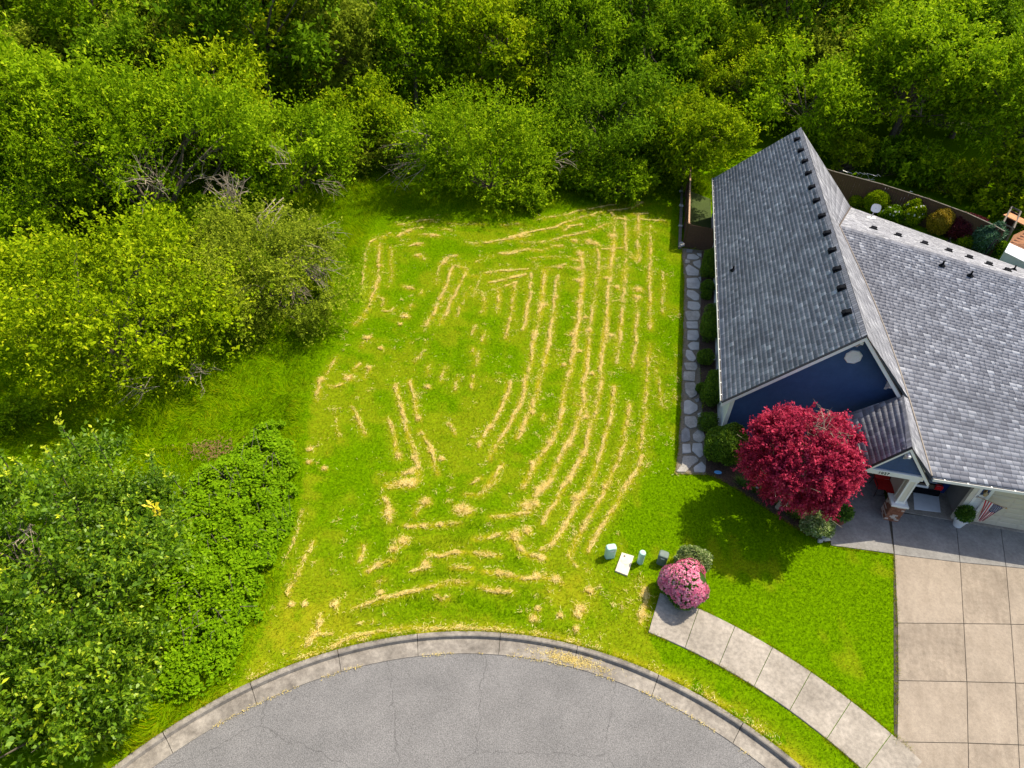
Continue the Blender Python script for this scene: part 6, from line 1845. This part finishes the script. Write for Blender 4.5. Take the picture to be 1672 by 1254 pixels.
# pink flowering bush and its variegated neighbour
clipped('flowering_bush', 'pink flowering bush at the end of the sidewalk', G(1112, 966), .92, .80, 1.25, 5000, .10, 'greenery', 541, flowers=(1150, .075, 'petal_pink'), rough=.085, freq=2.2)
clipped('variegated_shrub', 'pale variegated shrub behind the pink flowering bush', G(1127, 925), .62, .45, .9, 3400, .10, 'leaf_variegated', 542, rough=.06)
clipped('variegated_shrub', 'light green variegated shrub at the tip of the flower bed', G(1332, 866), .62, .52, .72, 3600, .10, 'leaf_variegated', 543, rough=.06)
clipped('golden_shrub', 'small yellow-orange plant behind the variegated bed shrub', G(1352, 852), .26, .22, .5, 700, .10, 'leaf_gold', 544)
# back garden
clipped('ball_shrub', 'round yellow-green shrub nearest the roof valley in the back garden', G(1425, 346), .85, .8, 1.5, 6500, .10, 'leaf_bright', 545, rough=.03)
clipped('ball_shrub', 'small round yellow-green shrub beside the roof valley', G(1396, 336), .45, .45, .7, 1800, .09, 'leaf_bright', 546)
clipped('flowering_bush', 'dark green bush with white flowers behind the back roof edge', G(1454, 362), .8, .7, 1.1, 3600, .11, 'leaf_dark', 547, flowers=(30, .07, 'petal_white'))
clipped('upright_shrub', 'upright yellow-green shrub with white blooms in the back garden', G(1482, 366), .75, .65, 1.6, 4800, .11, 'leaf_bright', 548, flowers=(24, .07, 'petal_white'))
clipped('ball_shrub', 'golden orange round shrub before the grey fence', G(1528, 381), .85, .75, 1.7, 6500, .10, 'leaf_gold', 549, rough=.03)
clipped('plum_shrub', 'dark purple-red mounded shrub before the grey fence', G(1570, 389), 1.25, .95, 1.6, 6500, .12, 'leaf_plum', 550, rough=.05)
clipped('blue_shrub', 'blue-green leafy shrub left of the garden shelter', G(1602, 410), .85, .8, 1.9, 4200, .15, 'leaf_blue', 551, rough=.08)
clipped('low_shrub', 'low yellow-green shrub at the foot of the blue-green one', G(1580, 402), .7, .5, .7, 2200, .11, 'leaf_bright', 552)
clipped('low_shrub', 'small green hedge block between roof edge and white outbuilding', G(1634, 425), .55, .55, 1.1, 2400, .10, 'leaf_dark', 553, e=.6)
# plants in the pots
for c, n, rr_, hh_, sd in ((G(1369, 853), 900, .34, .75, 561), (G(1562, 858), 1100, .30, .80, 562)):
    t = pot_a if sd == 561 else pot_b
    del t['_leaf']
    r = np.random.RandomState(sd); d = rand_dir(r, n)
    p = c + d * np.array([rr_, rr_, hh_ * .42]) * (r.rand(n) ** .4)[:, None] + [0, 0, (.36 if sd == 561 else .46) + hh_ * .38]
    L_ = .11 * r.uniform(.6, 1.3, n)
    V, F = leaves(p, d + r.randn(n, 3) * .5, np.tile([0, 0, 1.], (n, 1)) + d * .5, L_, L_ * .55)
    obj('plant', V, F, M['greenery'], t, attrs={'tone': ('FACE', np.clip(.45 + .25 * r.randn(n), 0, 1))})
# strappy plants with white flowers along the bed
def lily(px, label, seed, nfl, sc=1.0, cat='flowers'):
    r = np.random.RandomState(seed); b = G(*px); t = thing('lily_clump', label, cat, b)
    n = 90; a1 = r.rand(n) * 6.28; l = sc * r.uniform(.3, .6, n)
    p = b + np.c_[r.randn(n, 2) * .08 * sc, np.full(n, .02)]
    V, F = leaves(p, np.c_[np.cos(a1), np.sin(a1), r.uniform(.5, 1.6, n)], np.c_[-np.cos(a1), -np.sin(a1), np.ones(n)], l, np.full(n, .03))
    obj('leaves', V, F, M['greenery'], t, attrs={'tone': ('FACE', np.clip(.5 + .25 * r.randn(n), 0, 1))})
    for k in range(nfl):
        q = b + np.array([r.randn() * .14, r.randn() * .14, sc * r.uniform(.55, .75)])
        m_ = 9; a2 = np.arange(m_) * 6.283 / m_
        V, F = leaves(np.tile(q, (m_, 1)), np.c_[np.cos(a2), np.sin(a2), np.full(m_, .25)], np.tile([0, 0, 1.], (m_, 1)), np.full(m_, .075), np.full(m_, .05))
        f_ = obj('flower', V, F, M['petal_white'], t, attrs={'tone': ('FACE', r.rand(m_))})
        MB().tube([b + [0, 0, .05], q], .008, 4).build('flower_stem', M['greenery'], f_)
    return t
lily((1240, 806), 'clump with white round flowers nearest the lawn under the red maple', 571, 6)
lily((1228, 800), 'small clump with one white bloom left of the white flowers', 572, 1, .8)
lily((1262, 816), 'clump with two white blooms under the left side of the maple', 573, 2, .9)
lily((1287, 836), 'clump with small white blooms under the middle of the maple', 574, 4, .8)
lily((1208, 790), 'strappy green clump near the blue dish', 575, 0, .9)
lily((1275, 826), 'leafy green clump between the white blooms', 576, 0, .8)
lily((1300, 846), 'leafy green clump left of the variegated bed shrub', 577, 0, .9)

# ---- red Japanese maple
mb_ = np.array([11.15, 18.2, 0])
me, C = foliage_mesh('maple', 'leaf_maple', 601, 2.02, .85, 4.95, 150, 22, 20, .10, lw=.55, cl=(.16, .25), upb=.25, fill=.72, lobes=.07, droop=.25)
mt_ = thing('maple_tree', 'crimson-leaved maple with dense domed crown before the front gable', 'tree', (mb_[0], mb_[1], 0))
child('crown', me, mt_)
child('trunk', mb_mesh(limbs(602, C, .9, .09, nmain=8, nsub=40, stems=1), 'maple_twig'), mt_)
dead_branch(mt_, np.array([mb_[0] + .35, mb_[1] - .1, 4.3]), (.2, -.1, .8), 1.0, 30, 21, .017, .8, 'maple_twig', 'bare_twigs')
